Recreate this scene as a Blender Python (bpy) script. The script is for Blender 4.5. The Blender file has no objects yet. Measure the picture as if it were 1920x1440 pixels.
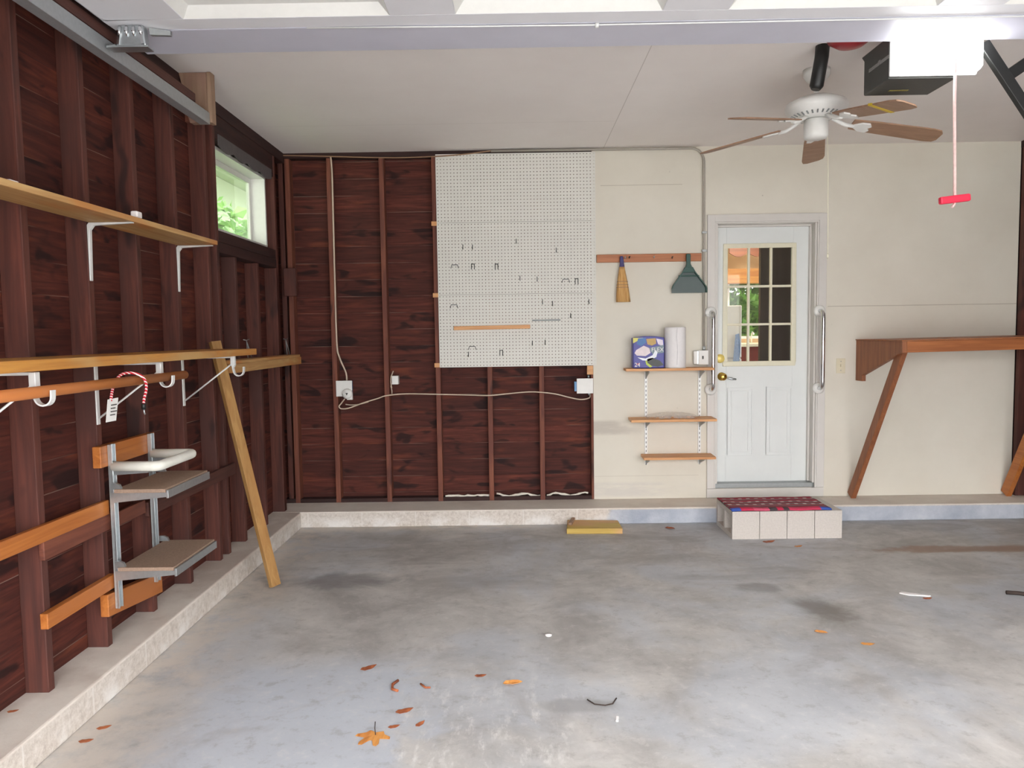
import bpy, bmesh, math, random
from mathutils import Vector, Matrix
random.seed(7)
C = bpy.context.scene.collection
PI = math.pi
S = 0.4064
ZK = 0.122          # top of the concrete kerb
ZC = 2.856          # ceiling
XR = 5.66           # inner face of right studs

# ------------------------------------------------------------------ mesh helper
class MB:
    def __init__(s): s.v = []; s.f = []; s.mi = []; s.sm = []; s.m = 0; s.smooth = False
    def face(s, idx): s.f.append(tuple(idx)); s.mi.append(s.m); s.sm.append(s.smooth)
    def pts(s, ps):
        n = len(s.v); s.v += [tuple(p) for p in ps]; return list(range(n, n + len(ps)))
    def hexa(s, p):     # 8 points: bottom 4 ccw, top 4 ccw
        i = s.pts(p); sm = s.smooth; s.smooth = False
        for q in ((3,2,1,0),(4,5,6,7),(0,1,5,4),(1,2,6,5),(2,3,7,6),(3,0,4,7)): s.face([i[k] for k in q])
        s.smooth = sm; return s
    def box(s, x0, x1, y0, y1, z0, z1):
        return s.hexa([(x0,y0,z0),(x1,y0,z0),(x1,y1,z0),(x0,y1,z0),(x0,y0,z1),(x1,y0,z1),(x1,y1,z1),(x0,y1,z1)])
    def bar(s, p, q, w, h, side=(0,0,1)):
        """box from p to q; w across (perpendicular to side), h along side"""
        p = Vector(p); q = Vector(q); d = (q - p).normalized(); sd = Vector(side)
        sd = (sd - d * sd.dot(d)).normalized(); a = d.cross(sd)
        a = a * w / 2; b = sd * h / 2
        return s.hexa([p-a-b, p+a-b, p+a+b, p-a+b, q-a-b, q+a-b, q+a+b, q-a+b])
    def prism(s, poly, vec):
        vec = Vector(vec); a = s.pts(poly); b = s.pts([Vector(p) + vec for p in poly]); n = len(poly)
        sm = s.smooth; s.smooth = False
        s.face(a[::-1]); s.face(b)
        s.smooth = sm
        for k in range(n): s.face((a[k], a[(k+1) % n], b[(k+1) % n], b[k]))
        return s
    def tube(s, ps, r, n=8, cap=True):
        ps = [Vector(p) for p in ps]; rings = []; sm = s.smooth; s.smooth = True
        rr = r if isinstance(r, (list, tuple)) else [r] * len(ps)
        ref = None
        for k, p in enumerate(ps):
            d = (ps[min(k+1, len(ps)-1)] - ps[max(k-1, 0)]).normalized()
            if ref is None:
                ref = Vector((0,0,1)) if abs(d.z) < .9 else Vector((1,0,0))
            a = (ref - d * ref.dot(d)).normalized(); ref = a; b = d.cross(a)
            rings.append(s.pts([p + a * rr[k] * math.cos(2*PI*i/n) + b * rr[k] * math.sin(2*PI*i/n) for i in range(n)]))
        for k in range(len(ps)-1):
            for i in range(n): s.face((rings[k][i], rings[k][(i+1) % n], rings[k+1][(i+1) % n], rings[k+1][i]))
        if cap:
            s.smooth = False; s.face(rings[0][::-1]); s.face(rings[-1])
        s.smooth = sm; return s
    def lathe(s, prof, o, axis=(0,0,1), n=24):
        """prof: list of (r, h) along the axis from o"""
        o = Vector(o); d = Vector(axis).normalized()
        ref = Vector((1,0,0)) if abs(d.x) < .9 else Vector((0,1,0))
        a = (ref - d*ref.dot(d)).normalized(); b = d.cross(a); rings = []; sm = s.smooth; s.smooth = True
        for r, h in prof:
            rings.append(s.pts([o + d*h + a*r*math.cos(2*PI*i/n) + b*r*math.sin(2*PI*i/n) for i in range(n)]))
        for k in range(len(prof)-1):
            for i in range(n): s.face((rings[k][i], rings[k][(i+1) % n], rings[k+1][(i+1) % n], rings[k+1][i]))
        s.smooth = False
        if prof[0][0] > 1e-6: s.face(rings[0][::-1])
        if prof[-1][0] > 1e-6: s.face(rings[-1])
        s.smooth = sm; return s
    def build(s, name, mats, parent=None, bev=0, label=None, kind=None, solid=0):
        o0 = Vector((0,0,0)); p = parent
        while p is not None: o0 += Vector(p.location); p = p.parent
        me = bpy.data.meshes.new(name)
        me.from_pydata([tuple(Vector(v) - o0) for v in s.v], [], s.f)
        if not isinstance(mats, (list, tuple)): mats = [mats]
        for m in mats: me.materials.append(m)
        me.polygons.foreach_set('material_index', s.mi); me.polygons.foreach_set('use_smooth', s.sm)
        bm = bmesh.new(); bm.from_mesh(me); bmesh.ops.remove_doubles(bm, verts=bm.verts, dist=1e-6)
        bmesh.ops.recalc_face_normals(bm, faces=bm.faces); bm.to_mesh(me); bm.free()
        me.update()
        o = bpy.data.objects.new(name, me); C.objects.link(o)
        if parent is not None: o.parent = parent
        if solid:
            m = o.modifiers.new('thickness', 'SOLIDIFY'); m.thickness = solid; m.offset = 0
        if bev:
            m = o.modifiers.new('edge', 'BEVEL'); m.width = bev; m.segments = 2; m.limit_method = 'ANGLE'; m.angle_limit = .8
        if label: o['label'] = label
        if kind: o['kind'] = kind
        return o

def tag(o, label, cat, group=None, kind=None):
    o['label'] = label; o['category'] = cat
    if group: o['group'] = group
    if kind: o['kind'] = kind
    return o
def thing(name, loc, label, cat, group=None, kind=None):
    o = bpy.data.objects.new(name, None); C.objects.link(o); o.location = loc; o.empty_display_size = .05
    return tag(o, label, cat, group, kind)
def dup(root, loc, label, rot=None):
    r = root.copy(); C.objects.link(r); r.location = loc; r['label'] = label
    if rot is not None: r.rotation_euler = rot
    for ch in list(root.children):
        c = ch.copy(); C.objects.link(c); c.parent = r
        for g in list(ch.children):
            d = g.copy(); C.objects.link(d); d.parent = c
    return r
def arc(c, r, a0, a1, u, v, n=8):
    c = Vector(c); u = Vector(u); v = Vector(v)
    return [c + u*r*math.cos(a0+(a1-a0)*k/n) + v*r*math.sin(a0+(a1-a0)*k/n) for k in range(n+1)]

# ------------------------------------------------------------------ materials
def lin(r, g, b):
    f = lambda c: (c/255/12.92) if c/255 <= .04045 else ((c/255+.055)/1.055)**2.4
    return (f(r), f(g), f(b), 1)
class NT:
    def __init__(s, name):
        s.mat = bpy.data.materials.new(name); s.mat.use_nodes = True
        s.t = s.mat.node_tree; s.t.nodes.clear()
        s.out = s.n('ShaderNodeOutputMaterial'); s.b = s.n('ShaderNodeBsdfPrincipled')
        s.l(s.b.outputs[0], s.out.inputs[0])
    def n(s, t, **k):
        x = s.t.nodes.new(t)
        for a, b in k.items(): setattr(x, a, b)
        return x
    def l(s, a, b): s.t.links.new(a, b)
    def set(s, inp, v):
        if hasattr(v, 'is_output') or hasattr(v, 'links') and not isinstance(v, (int, float)): s.l(v, inp)
        else: inp.default_value = v
    def coord(s): return s.n('ShaderNodeTexCoord').outputs['Object']
    def xyz(s, v=None):
        x = s.n('ShaderNodeSeparateXYZ'); s.l(v if v is not None else s.coord(), x.inputs[0]); return x.outputs
    def comb(s, x, y, z):
        c = s.n('ShaderNodeCombineXYZ'); s.set(c.inputs[0], x); s.set(c.inputs[1], y); s.set(c.inputs[2], z); return c.outputs[0]
    def m(s, op, a, b=0.0, c=0.0):
        x = s.n('ShaderNodeMath', operation=op); s.set(x.inputs[0], a); s.set(x.inputs[1], b); s.set(x.inputs[2], c); return x.outputs[0]
    def noise(s, v, scale, detail=4, rough=.55, dist=0):
        x = s.n('ShaderNodeTexNoise'); s.l(v, x.inputs['Vector']); x.inputs['Scale'].default_value = scale
        x.inputs['Detail'].default_value = detail; x.inputs['Roughness'].default_value = rough; x.inputs['Distortion'].default_value = dist
        return x.outputs['Fac']
    def scale(s, v, k, off=(0,0,0)):
        x = s.n('ShaderNodeMapping'); s.l(v, x.inputs[0]); x.inputs['Scale'].default_value = k; x.inputs['Location'].default_value = off; return x.outputs[0]
    def ramp(s, f, stops, interp='LINEAR'):
        x = s.n('ShaderNodeValToRGB'); s.l(f, x.inputs[0]); e = x.color_ramp.elements; x.color_ramp.interpolation = interp
        while len(e) < len(stops): e.new(.5)
        for k, (p, c) in enumerate(stops): e[k].position = p; e[k].color = c if len(c) == 4 else (*c, 1)
        return x.outputs[0]
    def step(s, f, a, b): 
        x = s.n('ShaderNodeMapRange'); x.interpolation_type = 'SMOOTHSTEP'
        s.l(f, x.inputs[0]); x.inputs[1].default_value = a; x.inputs[2].default_value = b; return x.outputs[0]
    def mix(s, f, a, b, mode='MIX'):
        x = s.n('ShaderNodeMix', data_type='RGBA', blend_type=mode); s.set(x.inputs[0], f); s.set(x.inputs[6], a); s.set(x.inputs[7], b); return x.outputs[2]
    def done(s, col, rough=.6, metal=0, bump=None, bs=.2, bd=.01, spec=None):
        s.set(s.b.inputs['Base Color'], col); s.set(s.b.inputs['Roughness'], rough); s.set(s.b.inputs['Metallic'], metal)
        if spec is not None: s.b.inputs['Specular IOR Level'].default_value = spec
        if bump is not None:
            x = s.n('ShaderNodeBump'); x.inputs['Strength'].default_value = bs; x.inputs['Distance'].default_value = bd
            s.l(bump, x.inputs['Height']); s.l(x.outputs[0], s.b.inputs['Normal'])
        return s.mat

def plain(name, rgb, rough=.5, metal=0, var=.06, sc=30, spec=None):
    t = NT(name); c = lin(*rgb); n = t.noise(t.coord(), sc, 3)
    lo = tuple(x*(1-var) for x in c[:3]) + (1,); hi = tuple(min(1, x*(1+var)) for x in c[:3]) + (1,)
    return t.done(t.ramp(n, [(.3, lo), (.7, hi)]), rough, metal, spec=spec)

def wood(name, a, b, axis=0, rough=.65, dark=None, grain=26, patch=None):
    """a,b: light and dark grain colours; grain runs along axis"""
    t = NT(name); k = [1,1,1]; k[axis] = .06
    info = t.n('ShaderNodeObjectInfo').outputs['Random']
    off = t.n('ShaderNodeVectorMath', operation='ADD'); t.l(t.coord(), off.inputs[0])
    t.l(t.comb(t.m('MULTIPLY', info, 7.3), t.m('MULTIPLY', info, 3.1), t.m('MULTIPLY', info, 5.7)), off.inputs[1])
    v = off.outputs[0]
    g = t.noise(t.scale(v, k), grain, 6, .6, 1.2)
    col = t.ramp(g, [(.3, lin(*b)), (.68, lin(*a))])
    k2 = [1,1,1]; k2[axis] = .35
    p = t.noise(t.scale(v, k2), 5, 3)
    if patch: col = t.mix(t.step(p, .48, .68), col, lin(*patch))
    if dark:
        kn = t.noise(t.scale(v, k2, (3.1, 1.7, 9.2)), 7, 2)
        col = t.mix(t.m('MULTIPLY', t.step(kn, .63, .72), .8), col, lin(*dark))
    return t.done(col, rough, bump=g, bs=.15, bd=.004)

def sheathing(name, z0):
    t = NT(name); o = t.xyz(); al = t.m('ADD', o[0], o[1]); z = o[2]
    q = t.m('DIVIDE', t.m('SUBTRACT', z, z0), .131); i = t.m('FLOOR', q); fr = t.m('FRACT', q)
    wn = t.n('ShaderNodeTexWhiteNoise', noise_dimensions='1D'); t.l(i, wn.inputs['W']); rnd = wn.outputs['Value']
    a2 = t.m('ADD', al, t.m('MULTIPLY', rnd, 13.0))
    g = t.noise(t.comb(t.m('MULTIPLY', a2, 1.3), t.m('MULTIPLY', i, 3.7), t.m('MULTIPLY', z, 22)), 2.2, 6, .6, .8)
    col = t.ramp(g, [(.25, lin(52,25,21)), (.55, lin(90,44,35)), (.8, lin(120,62,47))])
    col = t.mix(t.m('MULTIPLY', rnd, .5), col, lin(54,27,24))
    # warm unstained swathes, dark stain blotches
    w = t.noise(t.comb(t.m('MULTIPLY', a2, 1.1), 0.0, t.m('MULTIPLY', z, 6)), 1.6, 3)
    col = t.mix(t.m('MULTIPLY', t.step(w, .56, .72), .6), col, lin(124,64,42))
    k = t.noise(t.comb(t.m('MULTIPLY', a2, 2.6), t.m('MULTIPLY', i, 5.3), t.m('MULTIPLY', z, 7)), 1.5, 2, .5, .4)
    col = t.mix(t.m('MULTIPLY', t.step(k, .58, .68), .8), col, lin(28,15,16))
    # pale dust in the joints
    dn = t.noise(t.comb(t.m('MULTIPLY', al, 1.4), t.m('MULTIPLY', i, 2.9), 0.0), 1.5, 3)
    ln = t.m('MULTIPLY', t.m('LESS_THAN', fr, .030), t.m('MULTIPLY', t.step(dn, .44, .66), .6))
    col = t.mix(ln, col, lin(142,118,106))
    h = t.m('ADD', t.step(fr, .0, .035), t.m('MULTIPLY', g, .25))
    return t.done(col, .75, bump=h, bs=.4, bd=.006, spec=.3)

def m_floor():
    t = NT('worn_painted_concrete'); v = t.coord(); o = t.xyz(v); x, y = o[0], o[1]
    big = t.noise(v, .85, 5, .6, .4); mid = t.noise(t.scale(v, (1,1,1), (5,3,0)), 2.6, 6, .65, .5); fine = t.noise(v, 60, 4, .75); med = t.noise(t.scale(v, (1,1,1), (3,9,2)), 13, 6, .72)
    col = t.ramp(mid, [(.28, lin(150,146,142)), (.5, lin(178,175,171)), (.72, lin(202,198,193))])
    col = t.mix(t.step(big, .46, .62), col, t.ramp(mid, [(.3, lin(168,170,174)), (.7, lin(190,192,195))]))
    # bluish paint still whole near the kerb and the front left
    nx = t.m('ADD', x, t.m('MULTIPLY', t.m('SUBTRACT', mid, .5), .9))
    ny = t.m('ADD', y, t.m('MULTIPLY', t.m('SUBTRACT', big, .5), 1.2))
    bl = t.m('MULTIPLY', t.m('SUBTRACT', 1.0, t.step(nx, 1.25, 1.5)), t.m('SUBTRACT', 1.0, t.step(ny, -2.75, -2.5)))
    bl = t.m('MULTIPLY', bl, t.step(x, .3, .62))
    col = t.mix(t.m('MULTIPLY', bl, .8), col, lin(184,190,199))
    # chalky scraped streaks
    sp = t.noise(t.scale(v, (1, .35, 1)), 20, 5, .7)
    zone = t.m('MULTIPLY', t.m('MULTIPLY', t.step(nx, 1.28, 1.42), t.m('SUBTRACT', 1.0, t.step(nx, 1.85, 2.15))), t.m('SUBTRACT', 1.0, t.step(y, -3.1, -2.6)))
    col = t.mix(t.m('MULTIPLY', t.m('MULTIPLY', zone, t.step(sp, .5, .72)), .6), col, lin(228,226,222))
    col = t.mix(t.m('MULTIPLY', t.step(fine, .63, .74), .6), col, lin(218,216,212))
    col = t.mix(t.m('MULTIPLY', t.step(t.m('SUBTRACT', 1.0, fine), .62, .74), .45), col, lin(112,106,102))
    col = t.mix(t.m('MULTIPLY', t.step(med, .52, .68), .38), col, lin(140,135,130))
    col = t.mix(t.m('MULTIPLY', t.step(t.m('SUBTRACT', 1.0, med), .53, .68), .30), col, lin(212,209,205))
    # dirt bands in front of the back kerb
    db = t.noise(t.scale(v, (.55, 1.5, 1), (2,8,1)), 2.2, 6, .65, .6)
    band = t.m('MULTIPLY', t.step(y, -2.1, -1.3), t.step(db, .47, .64))
    col = t.mix(t.m('MULTIPLY', band, .6), col, lin(146,141,137))
    db2 = t.noise(t.scale(v, (1, 1, 1), (7,2,4)), 1.9, 6, .65, .8)
    col = t.mix(t.m('MULTIPLY', t.step(db2, .55, .68), .35), col, lin(148,142,138))
    # efflorescence along the left and back kerbs
    ef = t.noise(t.scale(v, (1,1,1), (1,1,6)), 7, 5, .7)
    el = t.m('MULTIPLY', t.m('SUBTRACT', 1.0, t.step(t.m('ADD', x, t.m('MULTIPLY', t.m('SUBTRACT', mid, .5), .9)), .2, .62)), t.step(ef, .3, .62))
    eb = t.m('MULTIPLY', t.m('MULTIPLY', t.step(t.m('ADD', y, t.m('MULTIPLY', t.m('SUBTRACT', mid, .5), .3)), -.52, -.33), t.m('SUBTRACT', 1.0, t.step(x, 1.7, 2.1))), t.step(ef, .3, .6))
    col = t.mix(t.m('MULTIPLY', t.m('MAXIMUM', el, eb), .8), col, lin(206,196,185))
    # oil spot, rust streak, footprint smear
    def spot(cx, cy, rx, ry, c, amt, col, soft=.55):
        dx = t.m('DIVIDE', t.m('SUBTRACT', x, cx), rx); dy = t.m('DIVIDE', t.m('SUBTRACT', y, cy), ry)
        d = t.m('SQRT', t.m('ADD', t.m('MULTIPLY', dx, dx), t.m('MULTIPLY', dy, dy)))
        d = t.m('ADD', t.m('ADD', d, t.m('MULTIPLY', t.m('SUBTRACT', mid, .5), 1.6)), t.m('MULTIPLY', t.m('SUBTRACT', med, .5), .8))
        return t.mix(t.m('MULTIPLY', t.m('SUBTRACT', 1.0, t.step(d, soft, 1.15)), amt), col, lin(*c))
    col = spot(3.36, -2.06, .19, .20, (108,100,93), .75, col, .2)
    col = spot(3.12, -1.72, .15, .10, (112,104,98), .5, col)
    col = spot(4.75, -1.05, .75, .09, (140,98,64), .6, col)
    col = spot(2.0, -3.03, .17, .06, (146,144,142), .6, col)
    col = spot(.78, -1.52, .35, .18, (104,102,106), .55, col)
    return t.done(col, t.ramp(mid, [(.3, (.5,.5,.5)), (.7, (.72,.72,.72))]), bump=t.m('ADD', fine, mid), bs=.12, bd=.004)

def m_kerb(name, ax):
    t = NT(name); v = t.coord(); o = t.xyz(v); al, z = o[ax], o[2]
    n = t.noise(v, 3.5, 6, .65); f = t.noise(v, 42, 5, .75)
    col = t.ramp(n, [(.3, lin(212,202,191)), (.7, lin(230,223,213))])
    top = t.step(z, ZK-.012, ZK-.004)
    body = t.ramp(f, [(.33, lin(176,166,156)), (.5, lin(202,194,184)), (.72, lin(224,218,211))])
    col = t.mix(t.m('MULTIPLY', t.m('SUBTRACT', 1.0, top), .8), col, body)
    wh = t.m('MULTIPLY', t.step(n, .44, .6), t.m('SUBTRACT', 1.0, t.step(z, .02, .10)))
    col = t.mix(t.m('MULTIPLY', wh, .8), col, lin(232,230,226))
    if ax == 0:   # remains of pale blue paint right of the pegboard wall
        edge = t.m('ADD', al, t.m('MULTIPLY', t.m('SUBTRACT', n, .5), .2))
        b = t.m('MULTIPLY', t.step(edge, 2.44, 2.5), t.m('SUBTRACT', 1.0, t.step(z, .105, .115)))
        bc = t.ramp(n, [(.3, lin(150,160,176)), (.6, lin(184,190,200)), (.75, lin(212,214,216))])
        col = t.mix(t.m('MULTIPLY', b, .9), col, bc)
    else:
        dirt = t.m('MULTIPLY', top, t.step(t.noise(v, 2.2, 5), .42, .62))
        col = t.mix(t.m('MULTIPLY', dirt, .45), col, lin(172,152,140))
    # block joints
    q = t.m('FRACT', t.m('DIVIDE', t.m('ADD', al, .02), .4064)); j = t.m('LESS_THAN', t.m('ABSOLUTE', t.m('SUBTRACT', q, .5)), .010)
    j = t.m('MULTIPLY', j, t.m('SUBTRACT', 1.0, top))
    if ax == 0: j = t.m('MULTIPLY', j, t.m('LESS_THAN', al, 2.45))
    col = t.mix(t.m('MULTIPLY', j, .6), col, lin(224,220,214))
    return t.done(col, .85, bump=f, bs=.5, bd=.006)

def m_drywall():
    t = NT('drywall_paint'); v = t.coord(); o = t.xyz(v); x, z = o[0], o[2]
    n = t.noise(v, 1.6, 5, .6); f = t.noise(t.scale(v, (.35,1,1.6)), 5, 5, .65)
    col = t.ramp(n, [(.3, lin(215,210,196)), (.7, lin(225,221,208))])
    def line(zz, x0, x1, w, amt, col):
        m = t.m('LESS_THAN', t.m('ABSOLUTE', t.m('SUBTRACT', t.m('ADD', z, t.m('MULTIPLY', f, .006)), zz)), w)
        m = t.m('MULTIPLY', m, t.m('MULTIPLY', t.m('GREATER_THAN', x, x0), t.m('LESS_THAN', x, x1)))
        return t.mix(t.m('MULTIPLY', m, amt), col, lin(160,150,134))
    col = line(2.575, 2.44, 3.07, .0025, .5, col)
    col = line(1.622, 4.2, 5.66, .003, .55, col)
    col = line(.31, 2.38, 3.2, .002, .3, col)
    # scuffed patches low on the wall
    def zone(z0, z1, x0, x1, c, amt, col):
        m = t.m('MULTIPLY', t.m('MULTIPLY', t.step(z, z0-.015, z0+.01), t.m('SUBTRACT', 1.0, t.step(z, z1-.015, z1+.02))), t.m('SUBTRACT', 1.0, t.step(x, x0, x1)))
        return t.mix(t.m('MULTIPLY', m, t.m('MULTIPLY', t.step(f, .36, .58), amt)), col, lin(*c))
    col = zone(.64, .745, 2.5, 2.9, (176,168,158), .6, col)
    col = zone(.145, .25, 2.8, 3.2, (190,186,184), .45, col)
    sp = t.noise(t.scale(v, (1,1,1), (9,0,3)), 11, 2)
    col = t.mix(t.m('MULTIPLY', t.step(sp, .76, .80), .6), col, lin(140,130,118))
    return t.done(col, .8, bump=n, bs=.04, bd=.01, spec=.3)

def m_ceiling():
    t = NT('ceiling_paint'); v = t.coord(); o = t.xyz(v); x, y = o[0], o[1]
    n = t.noise(v, 1.3, 5, .6)
    col = t.ramp(n, [(.3, lin(234,228,224)), (.7, lin(241,236,232))])
    for a, c in ((x, 2.466), (y, -3.2)):
        m = t.m('LESS_THAN', t.m('ABSOLUTE', t.m('SUBTRACT', a, c)), .0025)
        col = t.mix(t.m('MULTIPLY', m, .45), col, lin(160,150,142))
    m = t.m('MULTIPLY', t.m('LESS_THAN', t.m('ABSOLUTE', t.m('SUBTRACT', y, -.73)), .0025), t.m('LESS_THAN', x, 2.46))
    col = t.mix(t.m('MULTIPLY', m, .25), col, lin(160,150,142))
    return t.done(col, .85, bump=n, bs=.03, bd=.01, spec=.2)

def m_glass(name, tint=(255,255,255), haze=.1, rough=0.0):
    t = NT(name); g = t.n('ShaderNodeBsdfTransparent'); g.inputs[0].default_value = lin(*tint)
    gl = t.n('ShaderNodeBsdfGlossy'); gl.inputs['Roughness'].default_value = .02
    fr = t.n('ShaderNodeFresnel'); fr.inputs[0].default_value = 1.45
    m1 = t.n('ShaderNodeMixShader'); gm = t.n('ShaderNodeNewGeometry'); t.l(t.m('MULTIPLY', fr.outputs[0], t.m('SUBTRACT', 1.0, gm.outputs['Backfacing'])), m1.inputs[0]); t.l(g.outputs[0], m1.inputs[1]); t.l(gl.outputs[0], m1.inputs[2])
    d = t.n('ShaderNodeBsdfTranslucent'); d.inputs[0].default_value = lin(235,240,230)
    n = t.noise(t.coord(), 1.5, 2); mx = t.m('MULTIPLY', t.m('ADD', t.m('MULTIPLY', n, .3), .85), haze)
    m2 = t.n('ShaderNodeMixShader'); t.l(mx, m2.inputs[0]); t.l(m1.outputs[0], m2.inputs[1]); t.l(d.outputs[0], m2.inputs[2])
    t.l(m2.outputs[0], t.out.inputs[0]); t.t.nodes.remove(t.b); return t.mat

def m_emit(name, rgb, s):
    t = NT(name); t.b.inputs['Base Color'].default_value = lin(*rgb); t.b.inputs['Emission Color'].default_value = lin(*rgb)
    t.b.inputs['Emission Strength'].default_value = s; return t.mat

def m_galv(name, rgb, rough=.35, metal=.9):
    t = NT(name); n = t.noise(t.coord(), 60, 3); c = lin(*rgb)
    lo = tuple(x*.9 for x in c[:3])+(1,)
    return t.done(t.ramp(n, [(.3, lo), (.7, c)]), rough, metal)

def m_leafy(name, a, b):
    t = NT(name); n = t.noise(t.coord(), 6, 3); col = t.ramp(n, [(.3, lin(*a)), (.7, lin(*b))])
    d = t.n('ShaderNodeBsdfTranslucent'); t.l(col, d.inputs[0]); mx = t.n('ShaderNodeMixShader'); mx.inputs[0].default_value = .4
    t.set(t.b.inputs['Base Color'], col); t.b.inputs['Roughness'].default_value = .6
    t.l(t.b.outputs[0], mx.inputs[1]); t.l(d.outputs[0], mx.inputs[2]); t.l(mx.outputs[0], t.out.inputs[0]); return t.mat

def m_rug():
    t = NT('woven_rag_rug'); o = t.xyz(); x, y = o[0], o[1]     # object origin at the rug's front left corner
    f = t.noise(t.coord(), 60, 3); wob = t.m('MULTIPLY', t.m('SUBTRACT', t.noise(t.coord(), 5, 2), .5), .03)
    q = t.m('MULTIPLY', t.m('ADD', y, wob), 1/.38)
    R1, R2, PK, GY, DK = lin(178,34,66), lin(138,52,66), lin(222,92,120), lin(136,110,112), lin(78,62,66)
    st = t.ramp(q, [(0,R1),(.13,R2),(.22,GY),(.30,R1),(.36,GY),(.44,R2),(.52,GY),(.60,R1),(.66,R2),(.74,GY),(.82,R1),(.9,R2),(.96,R1)], 'CONSTANT')
    # white dashes in a few rows
    dash = t.m('LESS_THAN', t.m('FRACT', t.m('MULTIPLY', t.m('ADD', x, t.m('MULTIPLY', q, .11)), 17)), .42)
    rows = t.m('MAXIMUM', t.m('LESS_THAN', t.m('ABSOLUTE', t.m('SUBTRACT', q, .40)), .022), t.m('LESS_THAN', t.m('ABSOLUTE', t.m('SUBTRACT', q, .57)), .022))
    rows = t.m('MAXIMUM', rows, t.m('LESS_THAN', t.m('ABSOLUTE', t.m('SUBTRACT', q, .86)), .02))
    col = t.mix(t.m('MULTIPLY', dash, rows), st, lin(226,222,214))
    # bright front stripe: red with blue corners and two dark blocks
    fs = t.ramp(t.m('MULTIPLY', x, 1/.68), [(0, lin(52,96,190)), (.09, lin(206,44,82)), (.22, lin(222,92,122)), (.38, lin(66,62,66)), (.46, lin(206,44,82)), (.52, lin(66,62,66)), (.58, lin(214,62,96)), (.9, lin(52,96,190))], 'CONSTANT')
    col = t.mix(t.m('LESS_THAN', y, .045), col, fs)
    col = t.mix(t.m('MULTIPLY', f, .35), col, lin(90,50,56))
    return t.done(col, .95, bump=f, bs=.6, bd=.004)

M = {}
M['floor'] = m_floor(); M['kerb_side'] = m_kerb('concrete_kerb_side', 1); M['kerb_back'] = m_kerb('concrete_kerb_back', 0)
M['drywall'] = m_drywall(); M['ceiling'] = m_ceiling(); M['sheath'] = sheathing('stained_sheathing', .05)
M['stud'] = wood('stained_stud', (104,56,45), (64,33,27), 2, .7, dark=(40,22,20), patch=(76,44,38))
M['stud_back'] = wood('stained_stud_brown', (136,80,58), (84,42,33), 2, .7, dark=(48,24,22), patch=(106,58,46))
M['plate'] = wood('dark_plate', (60,30,25), (36,18,16), 1, .75)
M['platex'] = wood('dark_plate_across', (60,30,25), (36,18,16), 0, .75)
M['block'] = wood('raw_block_wood', (166,138,114), (132,104,84), 2, .7, patch=(150,116,100))
M['gold_y'] = wood('varnished_pine', (196,140,66), (160,100,40), 1, .42, patch=(186,150,96))
M['tan_y'] = wood('pale_pine_shelf', (198,162,108), (170,124,74), 1, .55, patch=(186,120,60))
M['orange_y'] = wood('orange_pine', (194,122,58), (156,86,36), 1, .45, patch=(180,110,58))
M['brown_y'] = wood('brown_board', (128,74,54), (92,48,38), 1, .65)
M['dark_y'] = wood('dark_brown_board', (92,54,44), (62,32,28), 1, .7)
M['tan_z'] = wood('leaning_board_wood', (178,140,86), (146,104,58), 2, .55, patch=(164,120,70))
M['orange_x'] = wood('orange_pine_across', (222,168,112), (192,132,80), 0, .5)
M['red_x'] = wood('reddish_strip_wood', (194,126,82), (160,96,60), 0, .5, dark=(128,78,50))
M['bench_x'] = wood('bench_wood', (176,108,60), (134,76,40), 0, .5)
M['bench_z'] = wood('bench_brace_wood', (158,98,62), (122,72,46), 2, .5)
M['treated'] = wood('treated_lumber', (206,180,96), (176,142,62), 0, .6, patch=(204,160,110))
M['particle'] = plain('particle_board', (150,126,108), .75, 0, .18, 160)
M['white'] = plain('white_enamel', (226,226,222), .4, 0, .02)
M['doorwhite'] = plain('door_paint', (222,226,224), .42, 0, .02, 6)
M['casing'] = plain('casing_paint', (212,209,203), .45, 0, .03, 6)
M['ivory'] = plain('ivory_plastic', (214,206,180), .4, 0, .03)
M['cream'] = plain('cream_frame', (224,220,196), .45, 0, .03)
M['gdoor'] = plain('garage_door_paint', (222,222,226), .5, 0, .025, 5)
M['gdoor_shaded'] = plain('garage_door_paint_shaded', (196,196,208), .5, 0, .03, 5)  # greyer copy of the door paint, the rail's shade put into its colour
M['galv'] = m_galv('galvanised_steel', (196,202,204), .38)
M['galv_dull'] = m_galv('dull_galvanised_steel', (168,172,172), .5, .75)
M['galv_track'] = m_galv('galvanised_track_steel', (178,182,184), .42, .6)
M['chrome'] = m_galv('chrome', (226,228,230), .14, 1)
M['brass'] = m_galv('brass', (226,190,96), .2, 1)
M['steel_white'] = plain('white_shelf_metal', (222,224,222), .38, .1, .03)
M['conduit'] = plain('painted_conduit', (172,166,156), .5, .2, .04)
M['cable'] = plain('cable_sheath', (206,188,168), .55, 0, .05)
M['cable_old'] = plain('old_cable_sheath', (150,118,92), .65, 0, .08)
M['peg'] = plain('pegboard_white', (219,218,210), .55, 0, .02, 3)
M['hookmetal'] = m_galv('grey_wire', (104,108,108), .45, .7)
M['black'] = plain('black_plastic', (26,27,26), .45, 0, .08)
M['charcoal'] = plain('charcoal_plastic', (62,63,60), .5, 0, .06)
M['fanblade'] = wood('fan_blade_veneer', (160,126,100), (134,102,80), 0, .5)
M['fanwhite'] = plain('fan_white', (224,224,220), .35, 0, .02)
M['red'] = plain('red_plastic', (222,40,72), .4, 0, .04)
M['rope'] = plain('pale_pink_rope', (228,196,190), .8, 0, .1, 80)
M['redcord'] = None
M['green'] = plain('dark_green_plastic', (40,80,70), .45, 0, .06, 12)
M['slate'] = plain('slate_green_plastic', (84,98,96), .5, 0, .06, 12)
M['paper'] = plain('paper_towel', (234,232,232), .9, 0, .02, 60)
M['block_grey'] = None
M['rug'] = m_rug()
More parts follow.
